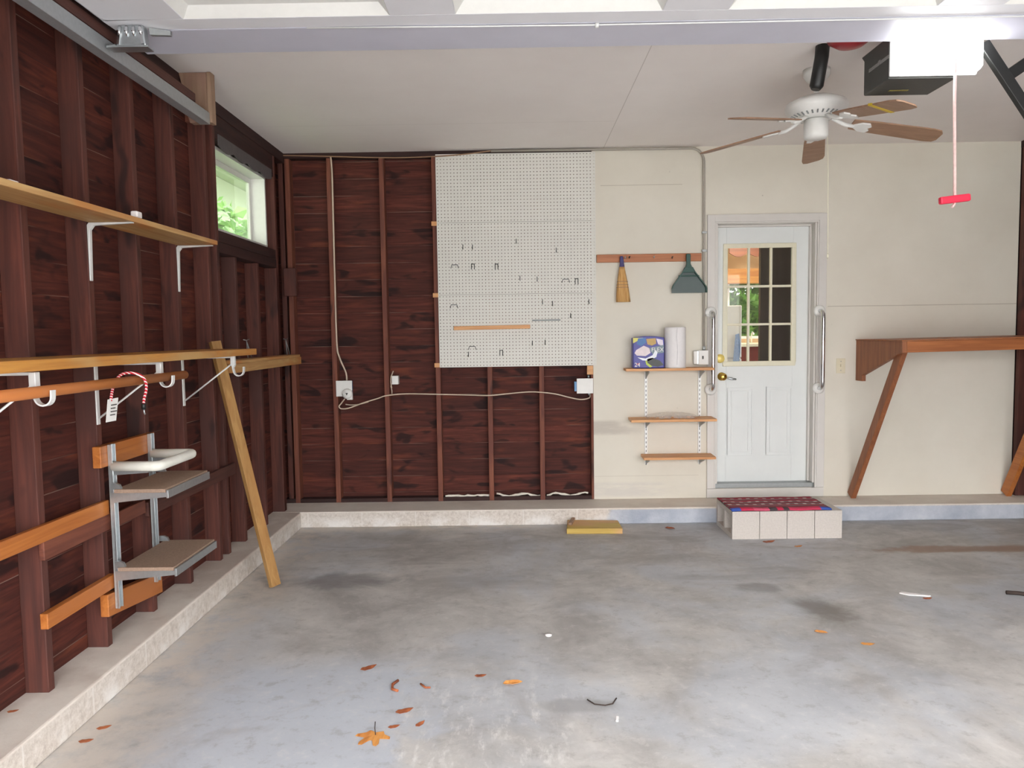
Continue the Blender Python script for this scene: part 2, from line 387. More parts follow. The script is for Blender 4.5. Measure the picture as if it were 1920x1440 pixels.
M['glass'] = m_glass('door_glass', (250,252,250), .02)
M['glass_dusty'] = m_glass('dusty_window_glass', (246,252,244), .05)
M['lens'] = m_emit('lamp_lens', (255,255,255), 4.5)
M['bluebox'] = plain('blue_plastic_box', (78,132,178), .4)
M['foam'] = plain('foam_sealant', (232,226,212), .9, 0, .05, 40)
M['leaf_rust'] = wood('dry_leaf_rust', (176,102,60), (128,64,40), 1, .7)
M['leaf_gold'] = wood('dry_leaf_gold', (226,160,84), (184,112,52), 1, .7)
M['twig'] = plain('twig_bark', (58,46,40), .8)
M['scrap'] = plain('white_scrap', (236,232,230), .7)
def m_cord():
    t = NT('red_white_braid'); o = t.xyz(); w = t.m('FRACT', t.m('MULTIPLY', t.m('ADD', o[2], t.m('MULTIPLY', o[1], .7)), 90))
    return t.done(t.mix(t.m('LESS_THAN', w, .35), lin(196,30,50), lin(240,226,222)), .8)
M['redcord'] = m_cord()
def m_cblock():
    t = NT('concrete_block'); v = t.coord(); f = t.noise(v, 90, 5, .75); n = t.noise(v, 6, 4)
    col = t.ramp(f, [(.3, lin(190,183,175)), (.6, lin(204,197,189)), (.8, lin(214,208,200))])
    col = t.mix(t.m('MULTIPLY', t.step(n, .6, .75), .4), col, lin(180,170,160))
    return t.done(col, .9, bump=f, bs=.4, bd=.004)
M['block_grey'] = m_cblock()
def m_broom():
    t = NT('broom_corn'); o = t.xyz(); n = t.noise(t.scale(t.coord(), (1,1,.05)), 160, 3)
    col = t.ramp(n, [(.3, lin(178,124,66)), (.7, lin(226,186,122))])
    return t.done(col, .8, bump=n, bs=.6, bd=.004)
M['broom'] = m_broom()
def m_film():
    t = NT('crumpled_clear_film'); a = t.n('ShaderNodeBsdfTransparent'); mx = t.n('ShaderNodeMixShader'); t.b.inputs['Base Color'].default_value = lin(236,236,234); t.b.inputs['Roughness'].default_value = .25
    n = t.noise(t.coord(), 40, 3); t.l(t.m('ADD', t.m('MULTIPLY', n, .3), .2), mx.inputs[0]); t.l(a.outputs[0], mx.inputs[1]); t.l(t.b.outputs[0], mx.inputs[2]); t.l(mx.outputs[0], t.out.inputs[0]); return t.mat
M['plasticfilm'] = m_film()

# ------------------------------------------------------------------ setting
def struct(o, label, cat): return tag(o, label, cat, kind='structure')
YF = -6.3
fl = MB().box(-.1, 5.76, YF, .1, -.12, 0).build('floor', M['floor']); struct(fl, 'worn grey painted concrete garage floor with stains', 'floor')
dw = MB().box(-14, 20, -26, YF, -.16, -.02).build('driveway_ground', plain('driveway_concrete', (150,148,145), .9, 0, .15, 4)); struct(dw, 'grey driveway outside the open garage', 'driveway')
ce = MB().box(-.12, 5.78, YF, .12, ZC, ZC+.06).build('ceiling', M['ceiling']); struct(ce, 'off white painted plasterboard ceiling with one long seam', 'ceiling')
rf = MB().box(-2.3, 6.4, YF-.4, .12, ZC+.08, ZC+.2).build('roof_slab', M['white']); struct(rf, 'roof deck and pale eave soffit above the ceiling', 'roof')  # left eave drawn extra deep to shade the garden outside the window

# left wall: boards, a hole for the window, studs
XS = -.089
wl = MB(); WY0, WY1, WZ0, WZ1 = -1.285, -.315, 2.095, 2.615
wl.box(XS-.025, XS, YF, WY0, ZK, ZC); wl.box(XS-.025, XS, WY1, .12, ZK, ZC)
wl.box(XS-.025, XS, WY0, WY1, ZK, WZ0); wl.box(XS-.025, XS, WY0, WY1, WZ1, ZC)
wall_l = struct(wl.build('wall_left', M['sheath']), 'left wall of dark red brown horizontal boards between exposed studs', 'wall')
def stud(x0, x1, y0, y1, z0, z1, par, mat='stud'): return MB().box(x0, x1, y0, y1, z0, z1).build('stud', M[mat], par, bev=.003)
for k in range(-7, 8):
    y = -3.1265 + S*k; top = ZC - .076
    if k in (5, 6): top = 1.955
    if k == 7: top = 1.955
    stud(XS, 0, y, y+.038, ZK, top, wall_l)
stud(XS, 0, WY0-.085, WY0-.047, ZK, ZC-.076, wall_l)
stud(XS, 0, -.262, -.224, ZK, ZC-.076, wall_l); 
MB().box(XS, -.0, WY0-.047, WY1+.05, 1.957, 2.02).build('window_sill_beam', M['plate'], wall_l, bev=.003)
MB().box(XS, -.003, WY0-.047, WY1+.05, 2.022, 2.09).build('window_sill_beam', M['plate'], wall_l, bev=.003)
MB().box(XS, -.003, WY0-.047, WY1+.09, 2.625, ZC-.076).build('window_header', M['plate'], wall_l, bev=.003)
MB().box(XS, 0, YF, .0, ZC-.075, ZC).build('top_plate', M['plate'], wall_l, bev=.003)

# back wall: boards and studs to the left, drywall to the right, with a door hole
wb = MB().box(XS-.025, 2.50, .089, .114, ZK, ZC)
wall_b = struct(wb.build('wall_back', M['sheath']), 'back wall, bare boards and studs at left and off white drywall at right', 'wall')
for k in range(-1, 6):
    x = .3434 + S*k
    if k == -1: x = .02
    stud(x-.019, x+.019, 0, .0885, ZK, ZC-.04, wall_b, 'stud_back')
stud(-.06, -.022, .03, .0885, ZK, ZC-.04, wall_b)
MB().box(XS, 2.37, .002, .0885, ZC-.038, ZC).build('top_plate', M['platex'], wall_b)
MB().box(XS, 2.37, .004, .0885, ZK, ZK+.03).build('sill_plate', M['platex'], wall_b)
DX0, DX1, DZ0, DZ1 = 3.318, 4.122, .195, 2.278        # rough door opening
dr = MB(); 
dr.box(2.375, DX0, -.006, .012, ZK+.002, ZC); dr.box(DX1, XR+.002, -.006, .012, ZK+.002, ZC); dr.box(DX0, DX1, -.006, .012, DZ1, ZC); dr.box(DX0, DX1, -.006, .012, ZK+.002, DZ0)
dr.build('drywall', M['drywall'], wall_b, label='off white drywall with faint seams and scuffs')
ed = MB().box(2.375, 3.26, .014, .088, ZK, ZC); ed.box(4.18, 5.8, .014, .088, ZK, ZC); ed.box(3.26, 4.18, .014, .088, 2.34, ZC); ed.build('framing_behind_drywall', M['plate'], wall_b)
fb = MB(); rr = random.Random(3)
for x0, x1 in ((1.19,1.55),(1.60,1.95),(2.0,2.33)):
    xs = [x0 + (x1-x0)*i/14 for i in range(15)]
    fb.tube([(x, .03, ZK+.033 + rr.uniform(0,.008) + .012*math.sin(i*.7+x0*9)*(x0>1.5)) for i, x in enumerate(xs)], [.006+rr.uniform(0,.005) for _ in xs], 6)
fb.build('foam_bead', M['foam'], wall_b)

# right wall
wr = MB().box(XR+.089, XR+.114, YF, .12, ZK, ZC)
wall_r = struct(wr.build('wall_right', M['sheath']), 'dark board right wall with studs at the edge of the view', 'wall')
for k in range(0, 15): stud(XR, XR+.0885, -.06-S*k, -.022-S*k, ZK, ZC-.05, wall_r)
MB().box(XR, XR+.0885, YF, 0, ZC-.048, ZC).build('top_plate', M['plate'], wall_r)

# kerbs
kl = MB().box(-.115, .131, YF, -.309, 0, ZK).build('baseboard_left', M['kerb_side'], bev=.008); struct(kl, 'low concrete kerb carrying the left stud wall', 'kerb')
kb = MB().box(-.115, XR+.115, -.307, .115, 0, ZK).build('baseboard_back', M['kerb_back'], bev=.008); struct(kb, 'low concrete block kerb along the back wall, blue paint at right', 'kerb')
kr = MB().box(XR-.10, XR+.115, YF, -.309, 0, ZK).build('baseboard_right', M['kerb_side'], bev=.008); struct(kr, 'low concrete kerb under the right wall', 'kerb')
# front wall around the open garage doorway (behind the viewer)
fw = MB().box(-.115, .24, YF-.12, YF, 0, ZC); fw.box(5.5, 5.78, YF-.12, YF, 0, ZC); fw.box(.24, 5.5, YF-.12, YF, 2.36, ZC)
struct(fw.build('wall_front', M['plate']), 'front wall around the open garage doorway', 'wall')

# window in left wall
w1 = MB(); fx0, fx1 = -.175, -.045; t_ = .035
w1.box(fx0, fx1, WY0, WY1, WZ0, WZ0+.02); w1.box(fx0, fx1, WY0, WY1, WZ1-.02, WZ1); w1.box(fx0, fx1, WY0, WY0+.02, WZ0+.02, WZ1-.02); w1.box(fx0, fx1, WY1-.02, WY1, WZ0+.02, WZ1-.02)
win = struct(w1.build('window_1', M['white'], bev=.002), 'small white framed window high in the left wall', 'window')
sa = MB(); a0, a1, b0, b1 = WY0+.02, WY1-.02, WZ0+.02, WZ1-.02
sa.box(-.170, -.146, a0, a1, b0, b0+t_); sa.box(-.170, -.146, a0, a1, b1-t_, b1); sa.box(-.170, -.146, a0, a0+t_, b0+t_, b1-t_); sa.box(-.170, -.146, a1-t_, a1, b0+t_, b1-t_)
sa.build('window_sash', M['white'], win, bev=.002)
MB().box(-.160, -.156, a0+t_, a1-t_, b0+t_, b1-t_).build('window_pane', M['glass_dusty'], win)
# scalloped strip over window
va = MB(); pts = []
n = 36
for i in range(n+1):
    y = WY0+.0 + (WY1-WY0-.0)*i/n
    pts.append((y, 2.60 - .022*abs(math.sin(PI*4*i/n))))
poly = [(-.002, y, z) for y, z in pts] + [(-.002, WY1, 2.665), (-.002, WY0, 2.665)]
va.prism(poly, (.006, 0, 0)); tag(va.build('window_valance', plain('grey_lace', (92,86,86), .9)), 'grey scalloped edging strip above the small left window', 'valance')

# garden beyond that window
M['leafa'] = m_leafy('shrub_leaf', (66,116,46), (136,184,86)); M['leafb'] = m_leafy('shrub_leaf_pale', (54,88,42), (104,136,72))
def shrub(loc, r, n, leaf, m, label, seed, name='leafy_shrub'):
    rg = random.Random(seed); o = thing(name, loc, label, 'shrub'); b = MB(); L = Vector(loc)
    for _ in range(n):
        d = Vector((rg.gauss(0,1), rg.gauss(0,1), rg.gauss(0,1))).normalized() * rg.uniform(.35, 1)**.6
        p = L + Vector((d.x*r[0], d.y*r[1], r[2] + d.z*r[2]))
        u = Vector((rg.gauss(0,1), rg.gauss(0,1), rg.gauss(0,.6))).normalized(); w = u.orthogonal().normalized(); w = (w*math.cos(rg.random()*6) + u.cross(w)*math.sin(rg.random()*6)); s_ = leaf*rg.uniform(.6,1.3); nn = u.cross(w)*s_*.12
        i = b.pts([p, p+u*s_*.5+w*s_*.3+nn, p+u*s_, p+u*s_*.5-w*s_*.3+nn]); b.face((i[0],i[1],i[2])); b.face((i[0],i[2],i[3]))
    b.build('foliage', m, o)
    st = MB()
    for k in range(4):
        a = k*1.6; st.tube([L+Vector((.05*math.cos(a),.05*math.sin(a),0)), L+Vector((r[0]*.4*math.cos(a), r[1]*.4*math.sin(a), r[2]))], [.02,.008], 6)
    st.build('stem', M['twig'], o); return o
gr = MB().box(-14, -.13, YF, 14, -.2, -.05); gr.box(-.13, 14, 3.6, 14, -.2, -.05)
struct(gr.build('ground', plain('lawn_green', (112,128,84), .9, 0, .2, 8)), 'green lawn beyond the garage walls', 'lawn')
for i, (x, y, r) in enumerate(((-1.15,1.5,(.55,.6,1.42)), (-1.6,3.2,(.75,.95,1.48)), (-2.3,5.6,(.9,1.1,1.62)))):
    shrub((x, y, -.05), r, 3000, .13, M['leafb'], ['pale green shrub just outside the small left window', 'second pale green shrub outside the left window, farther off', 'tallest pale green shrub far outside the left window'][i], 11+i)
ev = MB().box(-3.6, -3.5, -4, 13, -.05, 4.3); ev.box(-3.6, -2.5, -4, 13, 4.31, 4.4); struct(ev.build('wall_neighbor', plain('pale_siding', (136,142,126), .8, 0, .05, 3)), 'pale neighbouring wall seen through left window', 'wall')  # overhead slab added as an eave to keep sky light off this wall

# ------------------------------------------------------------------ back door
YD = .092
door = thing('door_1', (3.72, YD, DZ0), 'white half glazed door with nine panes in the back wall', 'door', kind='structure')
sl = MB(); x0, x1, z0, z1 = 3.350, 4.095, .232, 2.262
gx0, gx1, gz0, gz1 = 3.44, 3.965, 1.178, 2.105
yb = YD+.044
sl.box(x0, gx0, YD, yb, z0, z1); sl.box(gx1, x1, YD, yb, z0, z1); sl.box(gx0, gx1, YD, yb, z0, gz0); sl.box(gx0, gx1, YD, yb, gz1, z1)
sl.build('door_slab', M['doorwhite'], door, bev=.002)
lf = MB()      # raised frame of the light
a, b_, c_, d_ = 3.413, 3.988, 1.158, 2.124
w = .036; y0, y1 = YD-.010, YD+.002
lf.box(a, b_, y0, y1, c_, c_+w); lf.box(a, b_, y0, y1, d_-w, d_); lf.box(a, a+w, y0, y1, c_+w, d_-w); lf.box(b_-w, b_, y0, y1, c_+w, d_-w)
lf.build('light_frame', M['cream'], door, bev=.004)
mu = MB(); 
for mx in (3.616, 3.792): mu.box(mx-.009, mx+.009, YD-.004, YD+.018, c_+w, d_-w)
for mz in (1.489, 1.788): mu.box(a+w, b_-w, YD-.0035, YD+.0175, mz-.009, mz+.009)
mu.build('muntin_grid', M['cream'], door, bev=.002)
MB().box(gx0, gx1, YD+.02, YD+.024, gz0, gz1).build('glass_pane', M['glass'], door)
for (px0, px1) in ((3.452, 3.655), (3.762, 3.968)):
    pf = MB(); pz0, pz1 = .44, .992
    for k, (e, dz) in enumerate(((0, .005), (.028, .0035))):
        A, B, Cc, D = px0+e, px1-e, pz0+e, pz1-e; ww = .012
        pf.box(A, B, YD-dz, YD+.002, Cc, Cc+ww); pf.box(A, B, YD-dz, YD+.002, D-ww, D); pf.box(A, A+ww, YD-dz, YD+.002, Cc+ww, D-ww); pf.box(B-ww, B, YD-dz, YD+.002, Cc+ww, D-ww)
    pf.build('raised_panel', M['doorwhite'], door, bev=.002)
kn = MB().lathe([(.033,0),(.033,.006),(.012,.010),(.012,.035),(.026,.042),(.030,.055),(.024,.066),(0,.068)], (3.405, YD, 1.079), (0,-1,0))
kno = kn.build('door_knob', M['brass'], door, label='brass door knob')
MB().tube([(3.415, YD-.055, 1.075), (3.47, YD-.06, 1.062), (3.505, YD-.058, 1.058)], [.006,.010,.007], 8).build('hanging_key', M['galv'], kno)
MB().lathe([(.035,0),(.035,.010),(.028,.016),(0,.017)], (3.392, YD, 1.222), (0,-1,0)).build('deadbolt', plain('brass_bright_reflection', (236,212,120), .35, .15, .03), door, label='round deadbolt cover, its bright reflection painted pale yellow')  # pale tone holds the deadbolt's bright reflection in its colour
MB().box(DX0-.001, DX1+.001, .012, YD+.05, DZ0, DZ0+.036).build('threshold', M['galv_dull'], door, bev=.003)
cs = MB()
for (A, B, Cc, D) in ((3.262, 3.318, .2, 2.335), (4.122, 4.182, .2, 2.335)):
    cs.box(A, B, -.026, -.0065, Cc, D)
cs.box(3.318, 4.122, -.026, -.0065, 2.279, 2.335)
cs.box(3.318, 3.330, -.0225, -.0065, .2, 2.279); cs.box(4.110, 4.122, -.0225, -.0065, .2, 2.279); cs.box(3.330, 4.110, -.0225, -.0065, 2.266, 2.279)
struct(cs.build('trim_1', M['casing'], bev=.003), 'off white moulded casing around the half glazed door', 'trim')
jb = MB(); jb.box(DX0, x0-.002, -.006, .15, .235, DZ1); jb.box(x1+.002, DX1, -.006, .15, .235, DZ1); jb.box(x0-.002, x1+.002, -.006, .15, z1+.002, DZ1)
jb.box(x1-.012, x1+.002, .06, YD-.001, .235, z1); jb.box(x0-.002, x0+.012, .06, YD-.001, .235, z1); jb.box(x0, x1, .06, YD-.001, z1-.012, z1+.002)
jb.build('door_jamb', M['casing'], door, bev=.002)
sk = MB().box(3.262, 4.182, -.022, -.0065, ZK+.004, .198); struct(sk.build('trim_2', M['casing'], bev=.003), 'white board below the door threshold', 'trim')

# ------------------------------------------------------------------ kitchen beyond the door
KX0, KX1, KY1 = 2.9, 6.2, 2.75
kw = MB(); WX0, WX1, WZa, WZb = 4.20, 4.62, 1.345, 2.06
kw.box(KX0, WX0, KY1, KY1+.1, .1, 2.6); kw.box(WX1, KX1, KY1, KY1+.1, .1, 2.6); kw.box(WX0, WX1, KY1, KY1+.1, .1, WZa); kw.box(WX0, WX1, KY1, KY1+.1, WZb, 2.6)
struct(kw.build('wall_kitchen', plain('warm_kitchen_wall', (190,158,120), .7, 0, .06, 5)), 'warm tan kitchen wall seen through the door glass', 'wall')
struct(MB().box(KX0, KX1, .2, KY1, .1, .38).build('floor_kitchen', plain('brown_floor', (110,74,56), .6)), 'brown floor of the room behind the door', 'floor')
struct(MB().box(KX0-.1, KX1+.1, .13, KY1+.1, 2.6, 2.7).build('ceiling_kitchen', plain('cream_ceiling', (236,226,206), .8)), 'cream ceiling of the room behind the door', 'ceiling')
kp = MB().box(3.99, KX1, .95, 1.0, .381, 2.599)
struct(kp.build('wall_partition', plain('dark_panelling', (46,34,32), .5, 0, .15, 8)), 'dark panelled partition behind the door glass at right', 'wall')
struct(MB().box(KX0-.1, KX0, .13, KY1, .1, 2.6).build('wall_kitchen_side', M['cream']), 'cream side wall of the room behind the door', 'wall')
fr = thing('kitchen_fridge', (4.03, 1.95, .38), 'white refrigerator at left behind the door glass', 'refrigerator')
MB().box(3.6, 4.105, 1.92, 2.5, .381, 1.70).build('cabinet_body', M['white'], fr, bev=.01)
MB().box(3.6, 4.105, 1.885, 1.918, .39, 1.15).build('fridge_door', M['white'], fr, bev=.008); MB().box(3.6, 4.105, 1.885, 1.918, 1.16, 1.70).build('freezer_door', M['white'], fr, bev=.008)
tw = MB(); tp = [(4.04,1.882,1.40),(4.075,1.882,1.41),(4.085,1.882,1.25),(4.07,1.882,1.05),(4.01,1.882,1.06)]
tw.prism(tp, (0,-.012,0)); tag(tw.build('dish_towel', plain('blue_towel', (96,136,190), .9, 0, .2, 60)), 'blue dish towel hanging on the white refrigerator', 'towel')
cb = thing('base_cabinet', (4.3, 2.2, .38), 'red brown base cabinet with pale worktop behind the door glass', 'cabinet')
MB().box(4.18, 4.9, 2.15, KY1-.01, .381, 1.265).build('cabinet_body', wood('red_cabinet_wood', (124,44,36), (92,30,26), 2), cb, bev=.004)
MB().box(4.165, 4.92, 2.12, KY1-.01, 1.266, 1.30).build('worktop', M['cream'], cb, bev=.004)
kv = MB(); vp = []
for i in range(25): 
    x = 4.12 + .62*i/24; vp.append((x, 2.40, 2.29 - .045*abs(math.sin(PI*3*i/24))))
kv.prism(vp + [(4.74,2.40,2.42),(4.12,2.40,2.42)], (0,.02,0)); tag(kv.build('wooden_valance', wood('valance_wood', (110,58,34), (80,40,24), 0)), 'scalloped brown wooden valance seen through the top door panes', 'valance')
kc = MB().box(4.0, 4.9, 2.55, KY1-.01, 1.97, 2.13); tag(kc.build('curtain_topper', wood('amber_cloth', (170,120,62), (134,82,38), 0)), 'amber gathered curtain above the kitchen window', 'curtain')
kf = MB(); f_ = .03
kf.box(WX0, WX1, KY1+.02, KY1+.06, WZa, WZa+f_); kf.box(WX0, WX1, KY1+.02, KY1+.06, WZb-f_, WZb); kf.box(WX0, WX0+f_, KY1+.02, KY1+.06, WZa+f_, WZb-f_); kf.box(WX1-f_, WX1, KY1+.02, KY1+.06, WZa+f_, WZb-f_)
struct(MB().box(1.5, 9.5, KY1+.1, 7.2, 2.72, 2.84).build('roof_added_shade', M['cream']), 'added unseen slab shading bushes outside the kitchen window', 'roof')  # unseen slab added to keep sky light off the bushes
kwin = struct(kf.build('window_2', M['white']), 'kitchen window with green leaves behind it', 'window')
MB().box(WX0+f_, WX1-f_, KY1+.038, KY1+.042, WZa+f_, WZb-f_).build('window_pane', M['glass'], kwin)
fa = MB().tube([(4.40,2.5,1.301),(4.40,2.5,1.38)] + [Vector((4.40,2.5,1.38))+Vector((0,-.04+.04*math.cos(a),.04*math.sin(a))) for a in (.5,1,1.6,2.2,2.8)], .009, 8)
tag(fa.build('kitchen_faucet', M['chrome']), 'small chrome faucet on the kitchen worktop', 'faucet')
for i, (x, y, r, m) in enumerate(((4.75,4.3,(.72,.6,1.0),'leafa'), (6.25,4.9,(.68,.6,1.15),'leafa'), (5.6,6.6,(1.5,.9,1.5),'leafb'), (3.2,6.4,(.6,.8,1.1),'leafb'))):
    shrub((x, y, -.05), r, 4200, .17, M[m], ['dark green bush nearest the kitchen window', 'dark green bush at right beyond the kitchen window', 'tall pale green bush behind the dark bushes past the kitchen', 'pale green bush at left far beyond the kitchen window'][i], 31+i)
lamp = thing('ceiling_lamp', (4.25, 2.0, 2.6), 'cream glass ceiling lamp lit in the room behind the door', 'lamp')
MB().lathe([(.06,0),(.06,-.02),(.0,-.021)], (4.25,2.0,2.6)).build('lamp_base', M['brass'], lamp)
MB().lathe([(.10,-.022),(.15,-.06),(.12,-.11),(0,-.13)], (4.25,2.0,2.6)).build('lamp_shade', m_emit('warm_lamp', (255,232,180), 1.2), lamp)

# ------------------------------------------------------------------ pegboards
def pegpanel(z0, z1, label):
    b = MB(); X0, X1, Y = 1.1725, 2.3995, -.0165; nx = 48; nz = round((z1-z0)/.0254); dx = (X1-X0)/nx; dz = (z1-z0)/nz
    idx = {}
    def P(i, j):       # half-cell lattice
        if (i, j) not in idx: idx[(i, j)] = b.pts([(X0 + dx*i/2, Y, z0 + dz*j/2)])[0]
        return idx[(i, j)]
    r = .0036
    for i in range(nx):
        for j in range(nz):
            cx, cz = X0 + dx*(i+.5), z0 + dz*(j+.5)
            o8 = [P(2*i+2,2*j+1), P(2*i+2,2*j+2), P(2*i+1,2*j+2), P(2*i,2*j+2), P(2*i,2*j+1), P(2*i,2*j), P(2*i+1,2*j), P(2*i+2,2*j)]
            h8 = b.pts([(cx + r*math.cos(k*PI/4), Y, cz + r*math.sin(k*PI/4)) for k in range(8)])
            for k in range(8): b.face((o8[k], o8[(k+1) % 8], h8[(k+1) % 8], h8[k]))
    o = b.build('pegboard_panel', M['peg'], solid=.005); return tag(o, label, 'pegboard', 'pegboard panels')
pegpanel(2.306, 2.826, 'top white pegboard panel, reaching up to the ceiling'); pegpanel(1.752, 2.304, 'middle white pegboard panel of the three, with hooks'); pegpanel(1.187, 1.750, 'lowest white pegboard panel, with a wooden ledge strip')
for z, lb in ((2.302,'upper'), (1.751,'middle'), (1.205,'lowest')):
    tag(MB().box(1.13, 1.18, -.0135, -.0005, z-.017, z+.017).build('wood_spacer', M['orange_x'], bev=.002), f'{lb} small orange wood spacer at the pegboard left edge', 'spacer', 'pegboard spacers')
tag(MB().box(2.325, 2.3735, -.013, -.0005, 1.115, 1.184).build('wood_spacer', M['orange_x'], bev=.002), 'orange wood spacer under the lower right pegboard corner', 'spacer', 'pegboard spacers')
tag(MB().bar((1.290,-.0305,1.492),(1.884,-.0305,1.496),.030,.022,(0,1,0)).build('ledge_strip', M['orange_x'], bev=.002), 'thin orange wooden strip screwed across the lowest pegboard', 'strip')
tag(MB().box(1.90, 2.12, -.024, -.0195, 1.540, 1.549).build('metal_strip', M['hookmetal']), 'thin grey metal strip on pegboard right of the wooden strip', 'strip')
def hook(kind, x, z, label, grp):
    Y = -.0195; o = thing('peg_hook', (x, Y, z), label, 'hook', grp); b = MB(); r = .003
    if kind == 'single': b.tube([(x,Y+.004,z+.016),(x,Y-.004,z+.014),(x,Y-.006,z-.010)] + arc((x,Y-.016,z-.010), .010, 0, -PI, (0,1,0), (0,0,1), 6), r, 6)
    elif kind == 'double':
        for d in (-.011, .011): b.tube([(x+d,Y+.004,z+.022),(x+d,Y-.004,z+.02),(x+d,Y-.005,z-.02),(x+d,Y-.03,z-.022)], r, 6)
        b.tube([(x-.011,Y-.005,z+.019),(x+.011,Y-.005,z+.019)], r, 6)
    elif kind == 'clip':
        b.tube([(x-.03,Y-.004,z-.012),(x-.022,Y-.004,z+.014),(x+.022,Y-.004,z+.014),(x+.03,Y-.004,z-.012)], r*.9, 6)
    b.build('wire', M['hookmetal'], o); return o
G = 'wire hooks on the pegboard'
hl = [('single',1.372,2.12,'left wire hook of the close pair on the middle panel'),('single',1.446,2.118,'right wire hook of the close pair on the middle panel'),
 ('single',1.785,2.158,'highest wire peg hook, top centre of the middle panel'),('single',2.094,2.085,'wire peg hook high at the right of the middle panel'),
 ('clip',1.305,1.968,'flat wire clip at the left edge of the middle panel'),('double',1.447,1.967,'left double prong holder on the middle panel'),('double',1.63,1.964,'right double prong holder on the middle panel'),
 ('clip',2.165,1.845,'flat wire clip beside the dark double holder at right'),('double',2.249,1.842,'dark double prong holder near right edge of middle panel'),
 ('single',1.943,1.865,'wire peg hook low on the middle panel, right of centre'),('single',1.81,1.875,'wire peg hook low on the middle panel at its centre'),
 ('clip',1.294,1.66,'flat wire clip at the left of the lowest panel'),('single',1.982,1.69,'left one of two peg hooks above the grey metal strip'),('single',2.061,1.675,'right one of two peg hooks above the grey metal strip'),
 ('single',2.343,1.686,'peg hook at the right edge of the lowest panel'),('clip',1.43,1.335,'flat wire clip under the wooden strip'),
 ('double',1.656,1.296,'double prong holder at the bottom of the lowest panel'),('single',1.40,1.29,'peg hook at bottom left of the lowest panel'),
 ('single',1.90,1.37,'left of two short peg hooks under the strip end'),('single',2.0,1.375,'right of two short peg hooks under the strip end'),('single',2.2,1.58,'lone peg hook at upper right of the lowest panel')]
for k, x, z, lb in hl: hook(k, x, z, lb, G)

# ------------------------------------------------------------------ wiring
def wire(name, pts, r, mat, label, cat='cable', n=8):
    # smooth catmull-rom
    P = [Vector(p) for p in pts]; out = []
    for i in range(len(P)-1):
        p0, p1, p2, p3 = P[max(i-1,0)], P[i], P[i+1], P[min(i+2,len(P)-1)]
        for k in range(6):
            t = k/6; out.append(.5*((2*p1)+(p2-p0)*t+(2*p0-5*p1+4*p2-p3)*t*t+(3*p1-p0-3*p2+p3)*t**3))
    out.append(P[-1]); return tag(MB().tube(out, r, n).build(name, M[mat]), label, cat)
cd = MB(); cp = [(1.60,-.030,2.842),(3.13,-.030,2.838)] + arc((3.13,-.030,2.738), .10, PI/2, 0, (1,0,0), (0,0,1), 8)[1:] + [(3.232,-.030,2.3),(3.234,-.030,1.325)]
cd.tube(cp, .0095, 10); cdo = tag(cd.build('electrical_conduit', M['conduit']), 'thin metal conduit along the ceiling and down beside the door', 'conduit')
for z in (2.20, 2.06): MB().box(3.216, 3.252, -.041, -.0225, z-.008, z+.008).build('strap', M['galv_dull'], cdo)
wire('electrical_cable', [(-.03,-.012,2.838),(.1,-.012,2.835),(.34,-.012,2.826),(.8,-.012,2.808),(1.16,-.034,2.806),(1.4,-.034,2.82),(1.60,-.034,2.842)], .005, 'cable_old', 'brown cable sagging under the ceiling above the bare studs')
wire('electrical_cable', [(.365,-.008,2.822),(.372,-.008,2.70),(.371,-.008,2.4),(.368,-.008,1.9),(.368,-.008,1.40),(.385,-.006,1.28),(.43,.0,1.16),(.434,.012,1.096)], .0065, 'cable', 'tan cable running down the stud to the left outlet box')
bx = thing('outlet_box', (.414, .02, 1.02), 'square white outlet box on the left back stud', 'outlet')
MB().box(.364, .47, -.002, .05, .985, 1.088).build('box_body', M['bluebox'], bx)
MB().box(.352, .478, -.010, -.003, .970, 1.094).build('cover_plate', M['white'], bx, bev=.002)
pl = thing('plug_adapter', (.443, -.011, 1.0), 'round white plug adapter in the left outlet box', 'plug')
MB().lathe([(.040,0),(.040,.022),(.030,.032),(0,.033)], (.443,-.011,.992), (0,-1,0), 20).box(.44,.483,-.03,-.011,.945,.99).build('plug_body', M['white'], pl)
MB().prism([(.433,-.045,1.0),(.453,-.045,1.0),(.443,-.045,.98)], (0,-.003,0)).build('socket_mark', M['charcoal'], pl)
wire('extension_cord', [(.42,-.02,.952),(.39,-.015,.915),(.372,-.014,.892),(.39,-.012,.874),(.45,-.010,.878),(.56,-.009,.916),(.68,-.008,.951),(.75,-.0075,.972),(.90,.012,.982),(1.156,-.008,.976),(1.4,.008,.966),(1.562,-.008,.962),(1.75,.008,.976),(1.87,.006,.984),(1.968,-.008,.980),(2.08,.006,.964),(2.2,.01,.932),(2.28,.012,.918),(2.345,.02,.930),(2.352,.03,.967)], .0052, 'cable', 'pale cord strung across the back studs at waist height', 'cord')
wire('extension_cord', [(.42,.004,.906),(.47,.006,.900),(.53,.008,.905),(.60,.006,.922)], .004, 'cable', 'short second loop of pale cord below left outlet box', 'cord')
b2 = thing('outlet_box', (.815, .03, 1.08), 'small white box on the second back stud', 'outlet')
MB().box(.788, .84, .01, .07, 1.058, 1.126).build('box_body', M['white'], b2, bev=.003)
MB().tube([(.79,.0,1.03),(.782,-.004,1.08),(.786,-.004,1.12),(.806,-.008,1.165)], .004, 6).tube([(.782,.0,1.05),(.79,-.002,1.01),(.788,.004,.985)], .004, 6).build('cable_tail', M['cable'], b2)
b3 = thing('outlet_box', (2.305, -.02, 1.03), 'blue outlet box with blank white cover beside the drywall edge', 'outlet')
MB().box(2.226, 2.30, -.006, .04, .985, 1.06).build('box_body', M['bluebox'], b3)
MB().box(2.244, 2.372, -.014, -.007, .967, 1.085).build('cover_plate', M['white'], b3, bev=.002)
